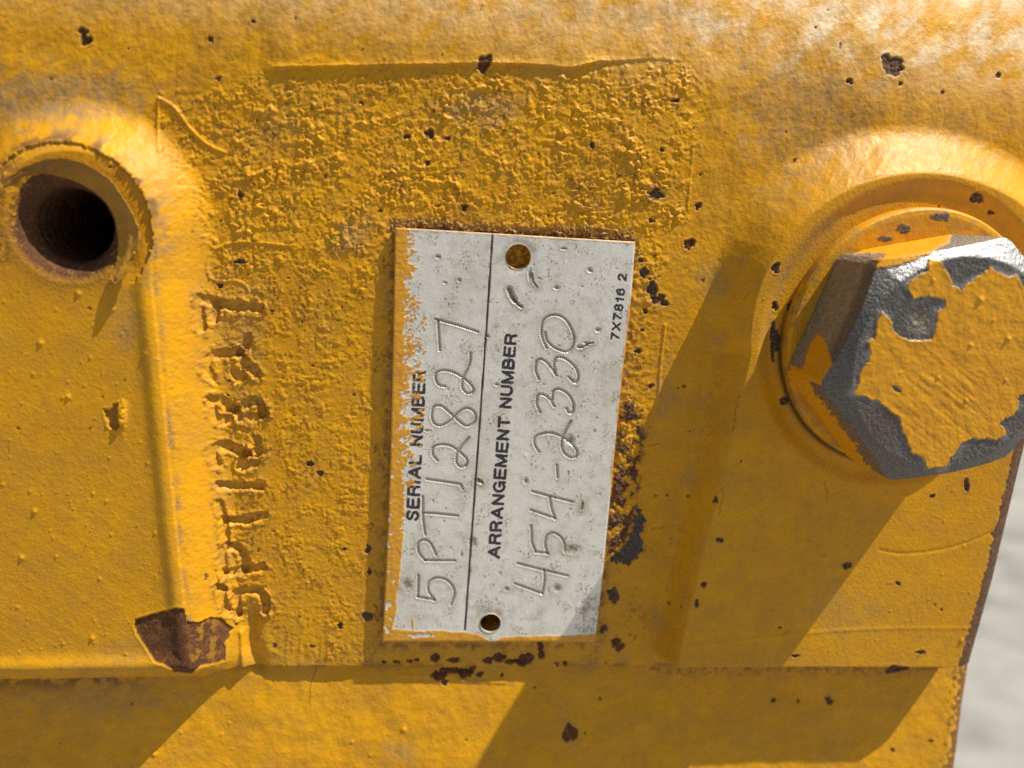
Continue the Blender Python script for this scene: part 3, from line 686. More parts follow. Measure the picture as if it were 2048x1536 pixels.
# ---- flake of paint peeled up round the hole
C1 = lambda p: Zm(0, 220, 3.658, p)
outer = curve(C1([(-40, 580), (60, 490), (230, 395), (430, 352), (620, 395), (800, 505), (900, 640), (985, 790), (1022, 900), (1005, 1050), (945, 1165), (880, 1250), (830, 1275), (797, 1268)]), 8)
inner = curve(C1([(-40, 640), (30, 575), (160, 495), (300, 474), (450, 492), (600, 545), (745, 645), (825, 760), (858, 900), (862, 1000), (855, 1060), (835, 1160), (800, 1225), (793, 1262)]), 8)
n = len(outer); m_ = 13; fv = []
tt = np.linspace(0, 1, n)
for j in range(m_):
    u = j / (m_ - 1)
    pts = np.array(outer) * (1 - u) + np.array(inner) * u
    lift = .06 + .62 * smooth(.45, 1., tt)                        # the free tip stands off
    fold = .55 * np.exp(-((u - .5) / .16) ** 2) * smooth(.40, .55, tt) * smooth(1., .8, tt)
    rim = .35 * u * smooth(.2, .5, tt)
    hcur = HP - .12 + lift + .62 * fold * (1 - .5 * u) + .85 * (1 - u) * smooth(.06, .3, tt) * smooth(1., .85, tt) - .55 * u * smooth(.1, .3, tt) * smooth(1., .75, tt) + .12 * fbm(tt * 16, np.full(n, u * 2.2), 1., 3, 15)
    jx = (2.6 if j == 0 else 1.6) * fbm(tt * 34, np.full(n, u), 1., 3, 17, .7) * (j in (0, m_ - 1)) - 9 * (j == 0) * np.exp(-((tt - .70) / .012) ** 2)
    X_, Z_ = U(pts[:, 0] + jx, pts[:, 1] + jx, hcur); fv.append(np.stack([X_, -hcur, Z_], -1))
top = np.concatenate(fv); bot = top.copy(); bot[:, 1] += .16
k = np.arange(n - 1); ff = []
for j in range(m_ - 1): ff.append(np.stack([j * n + k, j * n + k + 1, (j + 1) * n + k + 1, (j + 1) * n + k], -1))
ft = np.concatenate(ff); fb = ft[:, ::-1] + n * m_
e0 = np.stack([k, k + n * m_, k + 1 + n * m_, k + 1], -1); a_ = (m_ - 1) * n + k; e1 = np.stack([a_, a_ + 1, a_ + 1 + n * m_, a_ + n * m_], -1)
at = np.zeros((2 * n * m_, 4)); at[:, 2] = .35; at[:, 0] = .28; at[:n * m_, 0] = .28 + .35 * np.tile(smooth(.5, .2, tt), m_)
o = make_mesh('paint_flake', np.concatenate([top, bot]), np.concatenate([ft, fb, e0, e1]), PAINT, bossL, at)
o['label'] = 'curled strip of paint peeling up round the open hole'

# ------------------------------------------------------------------ nameplate
plate = empty('nameplate', None)
tag(plate, 'worn aluminium nameplate with engraved serial numbers and yellow paint round its edges', 'nameplate')
HT = 1.0
NA, NB = 370, 690
ls = curve([(790, 455), (786, 690), (778, 1000), (765, 1283)], 12); rs_ = curve([(1271, 484), (1262, 600), (1240, 800), (1207, 1140), (1190, 1284)], 12)
def along(c, t):
    c = np.array(c); return np.interp(t, np.linspace(0, 1, len(c)), c[:, 0]), np.interp(t, np.linspace(0, 1, len(c)), c[:, 1])
def arcpar(c):
    c = np.array(c); s = np.concatenate([[0], np.cumsum(np.hypot(*np.diff(c, axis=0).T))]); s /= s[-1]
    t = np.linspace(0, 1, 200); return np.stack([np.interp(t, s, c[:, 0]), np.interp(t, s, c[:, 1])], -1)
ls, rs_ = arcpar(ls), arcpar(rs_)
tb = np.linspace(0, 1, NB); ta = np.linspace(0, 1, NA)
lx, ly = along(ls, tb); rx_, ry_ = along(rs_, tb)
LX, LZ = U(lx, ly, HT); RX, RZ = U(rx_, ry_, HT)
PXm = LX[:, None] * (1 - ta) + RX[:, None] * ta; PZm = LZ[:, None] * (1 - ta) + RZ[:, None] * ta
ph = HT + .10 * np.sin(ta * 2.5)[None] * np.cos(tb * 5)[:, None] - .12 * ta[None] + 0 * tb[:, None]
# snap grid vertices to the two round holes
holes = [(tuple(float(q) for q in U(1037, 514, HT)), 1.62), (tuple(float(q) for q in U(981, 1247, HT)), 1.48)]
cellp = float(np.hypot(RX[0] - LX[0], RZ[0] - LZ[0])) / NA
for (c, r) in holes:
    d = np.hypot(PXm - c[0], PZm - c[1]); m = np.abs(d - r) < cellp * .72
    PXm = np.where(m, c[0] + (PXm - c[0]) * r / np.maximum(d, 1e-6), PXm); PZm = np.where(m, c[1] + (PZm - c[1]) * r / np.maximum(d, 1e-6), PZm)
qx, qy = PIX(PXm, PZm, ph)
pm = np.zeros_like(ph); ppaint = np.zeros_like(ph); pink = np.zeros_like(ph); pgrime = np.zeros_like(ph); ppit = np.zeros_like(ph)
Z2 = lambda p: Zm(740, 430, 3.4133, p)
Z3 = lambda p: Zm(740, 860, 3.4133, p)
ENG1 = [('5', [Z3([(330, 995), (326, 1138)]), Z3([(326, 1138), (440, 1160)]), Z3(curve([(440, 1160), (398, 1100), (400, 1045), (450, 1010), (520, 1022), (565, 1070), (577, 1115), (565, 1155), (550, 1197)]))]),
        ('P', [Z3([(577, 892), (375, 890)]), Z3(curve([(375, 890), (332, 835), (328, 775), (368, 750), (408, 768), (436, 818), (450, 852)]))]),
        ('T', [Z3([(360, 455), (360, 600), (376, 716)]), Z3([(360, 566), (450, 570), (596, 586)])]),
        ('1', [Z3([(390, 336), (500, 352), (618, 370), (632, 402)])]),
        ('2', [Z3(curve([(458, 207), (428, 165), (432, 118), (480, 100), (550, 108), (612, 150), (660, 198), (658, 235), (626, 254), (592, 225), (590, 170), (612, 128), (650, 82), (676, 50)]))]),
        ('8', [Z2(curve([(450, 1300), (490, 1305), (545, 1350), (605, 1405), (660, 1440), (708, 1418), (722, 1375), (702, 1336), (655, 1318), (602, 1350), (552, 1402), (485, 1437), (437, 1420), (420, 1370), (430, 1318), (450, 1300)]))]),
        ('2', [Z2(curve([(512, 1170), (468, 1158), (445, 1110), (458, 1072), (510, 1060), (570, 1074), (628, 1106), (682, 1152), (707, 1190), (690, 1216), (658, 1214), (630, 1178), (632, 1118), (660, 1058), (682, 1000), (686, 940)]))]),
        ('7', [Z2([(476, 922), (470, 830), (462, 714)]), Z2([(446, 710), (600, 752), (735, 797)])])]
ENG2 = [('4', [Z3([(1012, 912), (1180, 955), (1352, 996)]), Z3([(992, 1050), (1176, 1117)]), Z3([(1176, 1117), (1192, 1020), (1188, 950)])]),
        ('5', [Z3([(1100, 655), (1104, 770), (1132, 832)]), Z3([(1132, 832), (1212, 842)]), Z3(curve([(1212, 842), (1195, 785), (1204, 728), (1252, 702), (1306, 735), (1330, 790), (1330, 832)]))]),
        ('4', [Z3([(1108, 420), (1240, 455), (1390, 492)]), Z3([(1098, 546), (1262, 602)]), Z3([(1262, 602), (1240, 540), (1226, 456)])]),
        ('-', [Z3([(1275, 240), (1280, 328)])]),
        ('2', [Z3(curve([(1152, 147), (1124, 100), (1124, 55), (1166, 28), (1236, 20), (1306, 44), (1374, 94), (1412, 142), (1404, 182), (1368, 186), (1328, 158), (1308, 108), (1312, 56), (1340, -8), (1372, -62)]))]),
        ('3', [Z2(curve([(1160, 1345), (1136, 1285), (1144, 1234), (1180, 1225), (1222, 1252), (1258, 1305)])), Z2(curve([(1244, 1255), (1250, 1204), (1290, 1189), (1348, 1220), (1386, 1280), (1386, 1338), (1362, 1352), (1340, 1320)]))]),
        ('3', [Z2(curve([(1152, 1118), (1130, 1060), (1136, 1002), (1168, 984), (1212, 1012), (1248, 1060), (1272, 1095)])), Z2(curve([(1264, 1080), (1254, 1012), (1282, 970), (1342, 986), (1400, 1040), (1422, 1100), (1400, 1144), (1358, 1108)]))]),
        ('0', [Z2(curve([(1204, 905), (1172, 820), (1176, 732), (1222, 690), (1282, 684), (1340, 720), (1380, 790), (1392, 862), (1362, 925), (1318, 930), (1250, 900), (1206, 852), (1196, 800)]))])]
eng_id = np.zeros(ph.shape, np.int8); k = 0
for row in (ENG1, ENG2):
    for ch, strokes in row:
        k += 1
        for st in strokes:
            i = box_idx(qx, qy, *pbox(st, 14))
            d, arc = seg_dist(qx[i], qy[i], st)
            bead = .5 + .5 * np.cos(arc * 2 * np.pi / 4.6)
            wd = 1.9 + .9 * bead
            pm[i] += np.where(d < 11, -.19 * (.55 + .45 * bead) * np.exp(-(d / wd) ** 2) + .028 * np.exp(-((d - 4.4) / 1.6) ** 2), 0)
            ppit[i] = np.maximum(ppit[i], .70 * np.exp(-(d / 2.2) ** 2) * (.45 + .55 * bead)); pgrime[i] = np.maximum(pgrime[i], .45 * np.exp(-(d / 9.) ** 2))
            eng_id[i] = np.where(d < 5.2, k, eng_id[i])
# printed lettering
def arc_(cx, cy, rx, ry, a0, a1, n=14):
    return [(cx + rx * math.cos(math.radians(t)), cy + ry * math.sin(math.radians(t))) for t in np.linspace(a0, a1, n)]
GLYPH = {'E': (.56, [[(0, 0), (0, 1)], [(0, 1), (.56, 1)], [(0, .52), (.5, .52)], [(0, 0), (.57, 0)]]), 'L': (.5, [[(0, 1), (0, 0)], [(0, 0), (.5, 0)]]), 'I': (.0, [[(0, 0), (0, 1)]]),
 'T': (.62, [[(0, 1), (.62, 1)], [(.31, 1), (.31, 0)]]), 'N': (.56, [[(0, 0), (0, 1)], [(0, 1), (.56, 0)], [(.56, 0), (.56, 1)]]),
 'M': (.70, [[(0, 0), (0, 1)], [(0, 1), (.35, 0)], [(.35, 0), (.70, 1)], [(.70, 1), (.70, 0)]]), 'A': (.68, [[(0, 0), (.34, 1)], [(.34, 1), (.68, 0)], [(.12, .30), (.56, .30)]]),
 'U': (.56, [[(0, 1), (0, .3)] + arc_(.28, .28, .28, .28, 180, 360) + [(.56, .3), (.56, 1)]]),
 'R': (.58, [[(0, 0), (0, 1)], [(0, 1), (.33, 1)] + arc_(.33, .75, .23, .25, 90, -90) + [(0, .5)], [(.34, .5), (.47, .40), (.52, .25), (.56, 0)]]),
 'B': (.56, [[(0, 0), (0, 1)], [(0, 1), (.31, 1)] + arc_(.31, .765, .21, .235, 90, -90) + [(0, .53)], [(.31, .53)] + arc_(.31, .265, .25, .265, 90, -90) + [(0, 0)]]),
 'S': (.54, [arc_(.28, .76, .25, .24, 15, 180, 12) + curve([(.03, .76), (.10, .60), (.28, .52), (.46, .42), (.53, .26)], 4) + arc_(.27, .25, .26, .25, 0, -168, 12)]),
 'G': (.64, [arc_(.32, .5, .32, .5, 42, 300, 20) + [(.64, .2), (.64, .46), (.36, .46)], [(.64, .46), (.64, 0)]]),
 '7': (.46, [[(0, 1), (.46, 1), (.30, .6), (.17, .25), (.13, 0)]]), 'X': (.56, [[(0, 0), (.56, 1)], [(0, 1), (.56, 0)]]), '1': (.25, [[(0, .72), (.14, .80), (.2, 1)], [(.2, 1), (.2, 0)]]),
 '8': (.46, [arc_(.23, .76, .20, .24, 0, 360, 20), arc_(.23, .265, .23, .265, 0, 360, 20)]), '6': (.46, [arc_(.23, .30, .23, .30, 0, 360, 20), curve([(.42, .80), (.32, .98), (.18, .96), (.05, .75), (0, .45), (.0, .3)], 4)]),
 '2': (.46, [arc_(.23, .74, .22, .26, 170, -20, 14) + [(.38, .48), (.15, .25), (.02, 0)], [(0, 0), (.46, 0)]]), ' ': (.16, [])}
def text_mask(body, base0, base1, capx, wt):
    """printed grotesque capitals along a baseline measured in photo pixels"""
    x = 0.; strokes = []
    for ch in body:
        wd, st = GLYPH[ch]; strokes += [[(x + a_, b_) for a_, b_ in q] for q in st]; x += wd + .30
    x -= .30; b0, b1, cv = np.array(base0, float), np.array(base1, float), np.array(capx, float); cap = np.hypot(*cv)
    half = wt * .5; b0 = b0 + (b1 - b0) / np.linalg.norm(b1 - b0) * half; b1 = b1 - (b1 - b0) / np.linalg.norm(b1 - b0) * half
    cvv = cv * (1 - wt / cap); b0 = b0 + cv / cap * half; b1 = b1 + cv / cap * half
    m = np.zeros(ph.shape)
    for q in strokes:
        p = [tuple(b0 + (b1 - b0) * a_ / x + cvv * b_) for a_, b_ in q]
        i = box_idx(qx, qy, *pbox(p, wt + 2)); d, _ = seg_dist(qx[i], qy[i], p); m[i] = np.maximum(m[i], d + .35 * fbm(qx[i], qy[i], 5., 2, 127) < half)
    return m
TEXT = [('SERIAL NUMBER', (838, 1043), (853, 741), (-27, -2), 6.0), ('ARRANGEMENT NUMBER', (1000, 1118), (1035, 668), (-26, -2), 6.0), ('7X7816 2', (1239, 681), (1255, 548), (-19, -2), 4.6)]
tid = np.zeros(ph.shape, np.int8)
for k, (b, p0_, p1_, cv, bo) in enumerate(TEXT):
    m = text_mask(b, p0_, p1_, cv, bo); pink = np.maximum(pink, m); tid[m > 0] = k + 1
d, _ = seg_dist(qx, qy, [(985, 469), (974, 640), (957, 880), (941, 1100), (930, 1259)]); m = 1 - smooth(1.7, 2.6, d + .4 * fbm(qx, qy, 30., 2, 121)); pink = np.maximum(pink, m); tid[m > .5] = 4
pm -= .02 * m
# brushed-on yellow paint: left strip with dry-brush feathers, bottom strip, thin right and top edges
lim = np.interp(qy, [455, 520, 600, 680, 760, 850, 930, 990, 1060, 1150, 1240, 1290], [28, 24, 22, 24, 22, 20, 22, 26, 32, 28, 22, 18])
fea = np.interp(qy, [455, 520, 600, 680, 760, 850, 930, 990, 1040, 1100], [16, 26, 34, 46, 46, 44, 34, 22, 4, 0])
dx = qx - np.interp(qy, ls[:, 1], ls[:, 0])
bend = 8 * fbm(qx, qy, 60., 2, 129)
streak = .38 * fbm((qx * .64 + qy * .77 + 1.6 * bend) / 5., (qx * .77 - qy * .64) / 24., 1.0, 3, 131, .7) + .5 * fbm(qx, qy, 26., 3, 132, .6) + .28 * fbm(qx, qy, 6., 2, 134)
ppaint = np.maximum(ppaint, 1 - smooth(-1., 1.2, dx - lim - 2.5 * fbm(qx, qy, 26., 3, 133) - np.where(fea > 2, 7 * streak, 0)))
t = (dx - lim) / np.maximum(fea, 1e-3); ppaint = np.maximum(ppaint, np.where((t > -.5) & (t < 1.15) & (fea > 2), smooth(-.06, .26, streak * .95 + .30 - .62 * np.clip(t, 0, 2)), 0))
bt = np.interp(qx, [765, 800, 930, 960, 985, 1010, 1080, 1150, 1195], [1256, 1259, 1264, 1270, 1284, 1273, 1272, 1270, 1268]) + 2.2 * fbm(qx, qy, 24., 3, 135)
ppaint = np.maximum(ppaint, smooth(-1.2, 1.2, qy - bt)); 
ppaint = ppaint * (1 - .95 * (1 - smooth(.7, 1.05, np.hypot((qx - 840) / 30, (qy - 1271) / 4) + .5 * fbm(qx, qy, 10., 2, 139))))
dr = np.interp(qy, rs_[:, 1], rs_[:, 0]) - qx
ppaint = np.maximum(ppaint, (1 - smooth(1.5, 4., dr + 2.5 * fbm(qx, qy, 40., 3, 137))) * smooth(560, 620, qy) * smooth(1010, 950, qy) * .9)
ty = np.interp(qx, [790, 1271], [455, 484]); ppaint = np.maximum(ppaint, (1 - smooth(2, 5, qy - ty + 3 * fbm(qx, qy, 20., 2, 141))) * .6)
ppaint = np.maximum(ppaint, (np.hypot((qx - 826) / 2.2, (qy - 1248) / 12.) < 1) * .8)
chipw = smooth(.40, .55, fbm(qx, qy, 16., 2, 143)) * (dx < 20) * smooth(800, 1000, qy); ppaint *= 1 - chipw
pm += .05 * ppaint + .02 * ppaint * fbm(qx, qy, 9., 2, 145)
# pits, dents and specks
rp = np.random.RandomState(9)
DENT = [(945, 1085, 8, 10), (1113, 575, 6, 4), (1180, 540, 5, 5), (1196, 660, 5, 5), (876, 513, 5, 4), (918, 560, 4, 4), (890, 565, 4, 3), (1160, 694, 7, 4), (1172, 686, 6, 3), (855, 861, 6, 3), (994, 769, 5, 4), (1013, 1178, 5, 4), (1127, 497, 6, 3), (960, 963, 6, 5), (1060, 550, 4, 12), (1144, 1098, 14, 9), (1165, 1010, 3, 8), (815, 1170, 9, 12), (1114, 1177, 8, 8), (975, 672, 4, 4), (1140, 880, 9, 10), (1052, 962, 5, 6)]
for (a, b, ra, rb) in DENT:
    i = box_idx(qx, qy, a - 3 * ra, a + 3 * ra, b - 3 * rb, b + 3 * rb); d = np.hypot((qx[i] - a) / ra, (qy[i] - b) / rb) + .35 * fbm(qx[i], qy[i], 6., 2, 151)
    pm[i] += -.12 * np.exp(-d ** 2) + .04 * np.exp(-((d - 1.4) / .4) ** 2); ppit[i] = np.maximum(ppit[i], .55 * (1 - smooth(.5, 1., d))); pgrime[i] = np.maximum(pgrime[i], .6 * np.exp(-(d / 1.8) ** 2))
for st, wd_, dp_ in ((Z2([(950, 505), (965, 545), (985, 580)]), 5., .26), (Z2([(985, 580), (1005, 605), (1034, 626)]), 3., .2), (Z2([(1105, 400), (1115, 460), (1140, 490)]), 1.8, .12), (Z2([(1450, 905), (1490, 880), (1520, 872)]), 2.2, .14), (Z3([(735, 335), (765, 362)]), 2.6, .16), (Z3([(1440, 545), (1452, 500)]), 1.8, .12)):
    i = box_idx(qx, qy, *pbox(st, 14)); d, _ = seg_dist(qx[i], qy[i], st); d = d + fbm(qx[i], qy[i], 6., 2, 153)
    pm[i] += -dp_ * np.exp(-(d / wd_) ** 2) + .05 * np.exp(-((d - wd_ * 1.7) / 1.6) ** 2); ppit[i] = np.maximum(ppit[i], .8 * np.exp(-(d / wd_) ** 2)); pgrime[i] = np.maximum(pgrime[i], .7 * np.exp(-(d / 14.) ** 2))
for _ in range(420):
    a, b = rp.uniform(800, 1260), rp.uniform(465, 1270); s_ = rp.choice([.9, 1.3, 1.9, 2.8], p=[.42, .33, .18, .07])
    i = box_idx(qx, qy, a - 4 * s_, a + 4 * s_, b - 4 * s_, b + 4 * s_)
    d = np.hypot(qx[i] - a, (qy[i] - b) * rp.uniform(.5, 1.6)) / s_
    sg = -1 if rp.rand() < .75 else .8
    pm[i] += sg * K * s_ * .42 * np.exp(-d ** 2)
    if sg < 0: ppit[i] = np.maximum(ppit[i], rp.uniform(.3, .9) * np.exp(-d ** 2))
gn = fbm(qx, qy, 34., 3, 161); gf = fbm(qx, qy, 5., 2, 165)
pgrime = np.maximum(pgrime, .85 * smooth(.18, .55, gn) * smooth(.05, .4, gf)); ppit = np.maximum(ppit, .45 * smooth(.84, .96, gf + .3 * gn))
d = np.hypot((qx - 1175) / 40, (qy - 1240) / 60) + .5 * fbm(qx, qy, 18., 3, 167); ppit = np.maximum(ppit, .55 * (1 - smooth(.3, 1., d)) * smooth(-.2, .3, gf + gn))
for (a, b), s_ in (((981, 1247), 46), ((1037, 514), 40)):
    d = np.hypot(qx - a, qy - b); pgrime = np.maximum(pgrime, .6 * np.exp(-((d - 28) / 11) ** 2) * smooth(-.2, .3, gn))
# slightly dished brim round each hole
for (c, r) in holes:
    d = np.hypot(PXm - c[0], PZm - c[1]); pm -= .10 * np.exp(-((d - r) / .5) ** 2)
pm += .012 * gn + .006 * gf
Ht = ph + pm
# rounded outer edges
ed = np.minimum(np.minimum(ta[None] * NA, (1 - ta[None]) * NA), np.minimum(tb[:, None] * NB, (1 - tb[:, None]) * NB)); Ht = Ht - .08 * np.clip(1 - ed / 3., 0, 1) ** 2
PV = np.stack([PXm, -Ht, PZm], -1).reshape(-1, 3); pidx = np.arange(NA * NB).reshape(NB, NA)
PF = np.stack([pidx[1:, :-1], pidx[1:, 1:], pidx[:-1, 1:], pidx[:-1, :-1]], -1).reshape(-1, 4)
pl = np.zeros((NB - 1, NA - 1), np.int16)
def fmax(A): return np.where((A[:-1, :-1] == A[1:, 1:]), A[:-1, :-1], 0)
pl = np.where(fmax(tid) > 0, 40 + fmax(tid), pl); pl = np.where(fmax(eng_id) > 0, 10 + fmax(eng_id), pl)
fx, fz = fc(PXm), fc(PZm)
for (c, r) in holes: pl[np.hypot(fx - c[0], fz - c[1]) < r - .02] = -1
pl = pl.ravel(); PN = face_normals_to_verts(PV, PF); PA = np.clip(np.stack([ppaint, pink, pgrime, ppit], -1).reshape(-1, 4), 0, 1)
def ppart(l, name, parent, label=None):
    o = split_mesh(PV, PF, pl, l, PLATE, parent, PA, PN, name)
    if o and label: o['label'] = label
    return o
sheet = ppart(0, 'plate', plate)
for k, (b, *_r) in enumerate(TEXT): ppart(41 + k, 'printed_lettering', plate, 'black printed lettering reading ' + b)
ppart(44, 'printed_rule', plate, 'black printed line dividing the plate lengthways')
k = 0
for row, nm in ((ENG1, 'hand engraved serial number 5PT12827'), (ENG2, 'hand engraved arrangement number 454-2330')):
    nodes = empty('engraved_number', None); nodes.parent = plate; nodes['label'] = nm
    for ch, _s in row:
        k += 1; ppart(10 + k, 'engraved_character', nodes, 'engraved ' + ch)
# thickness: rim, back and the walls of the two holes
rim = np.concatenate([pidx[0, :-1], pidx[:-1, -1], pidx[-1, :0:-1], pidx[:0:-1, 0]]); a = PV[rim]; b = a.copy(); b[:, 1] += .55; n = len(rim); k = np.arange(n); k2 = (k + 1) % n
at = np.zeros((2 * n, 4)); at[:, 0] = .55; at[:n, 0] = np.maximum(PA[rim, 0], .35); at[:, 2] = .5
make_mesh('edge', np.concatenate([a, b]), np.stack([k, k + n, k2 + n, k2], -1), PLATE, plate, at)
for (c, r) in holes:
    hz = HT - .02
    vv, ff = lathe(c, [(r, hz), (r, hz - .30), (r, hz - .55)], 64)
    at = np.zeros((len(vv), 4)); at[:, 2] = .6
    make_mesh('hole_rim', vv, ff, PLATE, plate, at)

# ------------------------------------------------------------------ washer and bolt
wprof = [(8.0, HP + 1.45), (16.2, HP + 1.45), (16.75, HP + 1.35), (17.05, HP + 1.0), (17.1, HP - .2), (17.0, HP - .62)]
pr = []
for (r0, h0), (r1, h1) in zip(wprof[:-1], wprof[1:]):
    nn = 40 if r1 - r0 > 3 else 6
    for q in range(nn): pr.append((r0 + (r1 - r0) * q / nn, h0 + (h1 - h0) * q / nn))
pr.append(wprof[-1])
vv, ff = lathe(WC, pr, 360)
wx, wy = PIX(vv[:, 0], vv[:, 2], -vv[:, 1]); vv[:, 1] -= .03 * fbm(wx, wy, 30., 3, 171) + .012 * fbm(wx, wy, 8., 2, 173)
at = np.zeros((len(vv), 4)); r_w = np.hypot(vv[:, 0] - WC[0], vv[:, 2] - WC[1]); a_w = np.arctan2(vv[:, 2] - WC[1], vv[:, 0] - WC[0])
at[:, 2] = .5 * smooth(13., 16., r_w) * smooth(-.2, .4, fbm(wx, wy, 40., 3, 175))
at[:, 0] = .2 * smooth(15.2, 16.6, r_w) * smooth(.1, .5, fbm(wx, wy, 30., 3, 177) + .2 * np.cos(a_w - 4.2))
for (a, b, ra, rb) in [(1770, 478, 14, 5), (1808, 458, 14, 9), (1882, 434, 20, 8), (1620, 690, 5, 40), (1640, 640, 6, 40)]:
    d = np.hypot((wx - a) / ra, (wy - b) / rb) + .4 * fbm(wx, wy, 10., 3, 179); m = 1 - smooth(.8, 1.1, d); at[:, 0] = np.maximum(at[:, 0], m); at[:, 1] = np.maximum(at[:, 1], m)
wash = make_mesh('washer', vv, ff, PAINT, None, np.clip(at, 0, 1))
tag(wash, 'round yellow painted washer pressed under the hex bolt head', 'washer')

bolt = empty('hex_bolt', None)
tag(bolt, 'large hex head bolt with yellow paint peeling off grey steel', 'bolt')
HB, HTOP = HP + 1.47, HP + 11.9
BC = tuple(float(q) for q in U(1911, 731, HTOP)); R6 = 15.75; RC = 12.6; ANG = math.radians(133)
NT_ = 960; th = np.linspace(0, 2 * np.pi, NT_, endpoint=False)
def hexr(t):
    a = (t - ANG) % (math.pi / 3) - math.pi / 6
    return R6 * math.cos(math.pi / 6) / np.cos(a)
HR = hexr(th)
HR = np.minimum(HR, 15.45 + .1 * (HR - 15.45))                     # corners a little worn
def top_h(r): return HTOP - np.maximum(0, r - RC) * .58
rows = []
NTOP = 110
for j in range(NTOP + 1):
    u = j / NTOP; u = u ** .8; r = HR * np.maximum(u, .004); rows.append((r, top_h(r)))
side_top = top_h(HR)
NS = 46
for j in range(1, NS + 1):
    u = j / NS; rows.append((HR + .04 * math.sin(u * 3.14), side_top + (HB - side_top) * u))
BR = np.stack([q[0] for q in rows]); BH = np.stack([q[1] for q in rows])
BX = BC[0] + BR * np.cos(th); BZ = BC[1] + BR * np.sin(th)
bx, by = PIX(BX, BZ, BH)
B4 = lambda p: Zm(1500, 380, 2.478, p)
TOPP = B4([(905, 340), (940, 350), (970, 400), (1000, 470), (1040, 490), (1070, 465), (1130, 430), (1190, 385), (1240, 410), (1280, 430), (1320, 420), (1345, 460), (1380, 560), (1480, 640), (1520, 800), (1440, 1000), (1358, 1010), (1330, 1020),
  (1325, 1080), (1300, 1120), (1260, 1130), (1240, 1155), (1265, 1190), (1260, 1215), (1215, 1240), (1170, 1230), (1100, 1230), (1040, 1260), (1010, 1310), (970, 1370), (880, 1380), (860, 1330), (800, 1300), (775, 1230), (750, 1190),
  (740, 1130), (690, 1090), (650, 1060), (620, 1040), (560, 1025), (510, 1000), (530, 960), (545, 900), (585, 850), (590, 790), (585, 750), (625, 720), (630, 640), (650, 605), (700, 650), (710, 700), (760, 735), (830, 750), (905, 735),
  (915, 690), (930, 600), (965, 580), (965, 545), (930, 535), (860, 530), (810, 540), (790, 500), (770, 465), (830, 425), (880, 400), (890, 345)])
istop = np.zeros(BR.shape, bool); istop[:NTOP + 1] = True
bn = fbm(bx, by, 14., 3, 181, .6); bn2 = fbm(bx, by, 5., 2, 183)
dtop = poly_sdf(bx, by, TOPP) + 3.2 * bn + 1.2 * bn2
ptop = (1 - smooth(-1.1, .6, dtop)) * istop
fa = ((th - ANG) % (2 * math.pi)) // (math.pi / 3)                 # side face number, 0 starts at the upper left corner
fa = np.broadcast_to(fa, BR.shape)
pside = np.zeros_like(BR)
up1 = poly_sdf(bx, by, B4([(425, 365), (600, 392), (740, 372), (880, 320), (985, 262), (1000, 215), (1035, 195), (962, 186), (945, 158), (800, 188), (620, 268), (520, 318)])) + 2.5 * bn
bl1 = poly_sdf(bx, by, B4([(440, 372), (470, 335), (560, 314), (668, 320), (655, 340), (560, 350), (480, 366)])) + 2 * bn
pside = np.maximum(pside, (1 - smooth(-1., .8, up1)) * smooth(-1., 1., bl1) * ((fa == 5)))
pup = (1 - smooth(-1., .8, up1)) * smooth(-1., 1., bl1) * istop * (BR > RC - .2) * (BZ > BC[1])
lf = poly_sdf(bx, by, B4([(300, 760), (345, 705), (385, 760), (415, 862), (372, 960), (352, 1012), (200, 1030), (200, 860), (262, 885)])) + 2.5 * bn
pside = np.maximum(pside, (1 - smooth(-1., .8, lf)) * (fa == 0))
vv_ = (side_top[None] - BH) / (side_top - HB)[None]
pside = np.maximum(pside, smooth(.28, .42, vv_ + .22 * bn + .1 * bn2) * (fa == 1))
pside = np.maximum(pside, smooth(.2, .4, vv_ + .25 * bn) * ((fa == 2) | (fa == 3) | (fa == 4)))
bp = np.where(istop, np.maximum(ptop, pup), pside)
bm = .13 * bp + .045 * bp * fbm(bx, by, 30., 4, 185, .6) + (1 - bp) * (.05 * bn2 + .03 * bn)
bm += np.where(istop, .025 * np.exp(-((dtop + 2.) / 1.8) ** 2), 0)    # curled paint edge
# brush drag lines on the top
bm += np.where(istop, .050 * bp * perlin((bx * .64 - by * -.0 + by * -.77) / 9., (bx * .77 + by * .64) / 110., 187) * smooth(130, 20, np.hypot(bx - 1880, (by - 800) * .8)), 0)
for (a, b, s_) in [(1960, 600, 5), (1940, 690, 4), (2015, 677, 4), (1875, 755, 3), (2010, 760, 3), (1930, 800, 3), (1985, 640, 2.5), (1850, 620, 3), (1865, 560, 3), (1800, 745, 2)]: bm += np.where(istop, K * s_ * .7 * np.exp(-((bx - a) ** 2 + (by - b) ** 2) / s_ ** 2), 0)
d = np.hypot((bx - 1793) * .8 + (by - 778) * .6, 2.5 * ((by - 778) * .8 - (bx - 1793) * .6)) / 13 + .2 * bn; m = (1 - smooth(.8, 1., d)) * istop; bp *= 1 - m; bm -= .15 * m
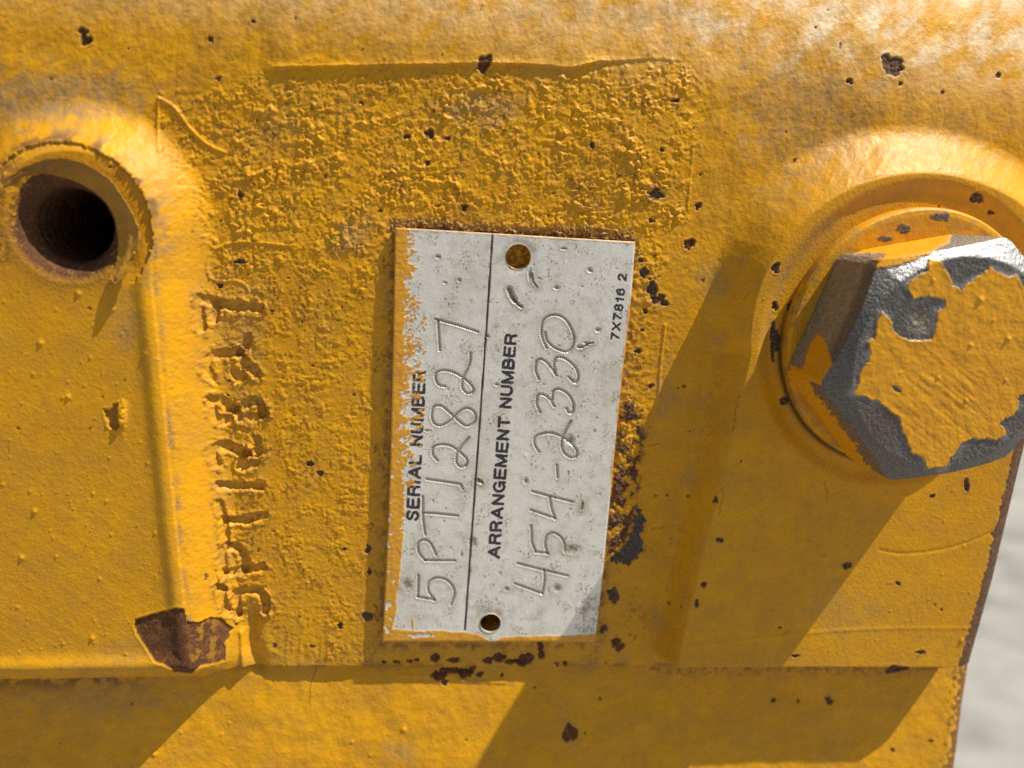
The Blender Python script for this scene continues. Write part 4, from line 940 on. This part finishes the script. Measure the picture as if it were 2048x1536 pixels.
# centre pit in the bare patch
d = np.hypot((bx - 1842) / 26, (by - 640) / 24); bm -= np.where(istop, .16 * np.exp(-d ** 4) * (1 + bn), 0)
nrm_r = np.where(istop, 0, 1)
BX2 = BX + bm * nrm_r * np.cos(th); BZ2 = BZ + bm * nrm_r * np.sin(th); BH2 = BH + bm * (1 - nrm_r)
corner = np.abs(((th - ANG + math.pi / 6) % (math.pi / 3)) - math.pi / 6)
brust = np.where(istop, .5 * smooth(.0, 1., np.exp(-(np.hypot((bx - 1760) / 50, (by - 850) / 40)) ** 2)), .45 * (fa == 1) + .3 * (fa == 2))
bgr = np.where(istop, .7 * np.exp(-(np.hypot((bx - 1842) / 24, (by - 645) / 22)) ** 4), np.where(fa == 0, .75 * smooth(.14, .3, vv_), .3))
bbr = np.where(istop, .95 * smooth(RC - .3, RC + .5, BR) * np.broadcast_to(((fa == 5) | (fa == 4)), BR.shape), np.where(fa == 5, .75, np.where(fa == 4, .8, 0)))  # specular brightness of upper faces and chamfer put into the steel colour
bbr = np.maximum(bbr, np.where(istop, .6 * np.exp(-(dtop / 9.) ** 2) * smooth(-.1, .5, fbm(bx, by, 40., 3, 189)), 0))
BA = np.clip(np.stack([bp, brust, bgr, bbr], -1).reshape(-1, 4), 0, 1)
BV = np.stack([BX2, -BH2, BZ2], -1).reshape(-1, 3); nr = BR.shape[0]
k = np.arange(NT_); k2 = (k + 1) % NT_; ff = []
for j in range(nr - 1): ff.append(np.stack([j * NT_ + k, (j + 1) * NT_ + k, (j + 1) * NT_ + k2, j * NT_ + k2], -1))
ff = np.concatenate(ff)
bl = np.where(BA[ff[:, 0], 0] > .5, 1, 0)
BN = face_normals_to_verts(BV, ff)
split_mesh(BV, ff, bl, 0, BOLT, bolt, BA, BN, 'hex_head')['label'] = 'bare grey steel of the bolt head'
split_mesh(BV, ff, bl, 1, BOLT, bolt, BA, BN, 'paint_coat')['label'] = 'ragged yellow paint left on the bolt head'
vv, ff = lathe(BC, [(9.0, HB + .5), (9.0, -12.0), (.05, -12.2)], 48)
make_mesh('shank', vv, ff, BOLT, bolt, np.zeros((len(vv), 4)))
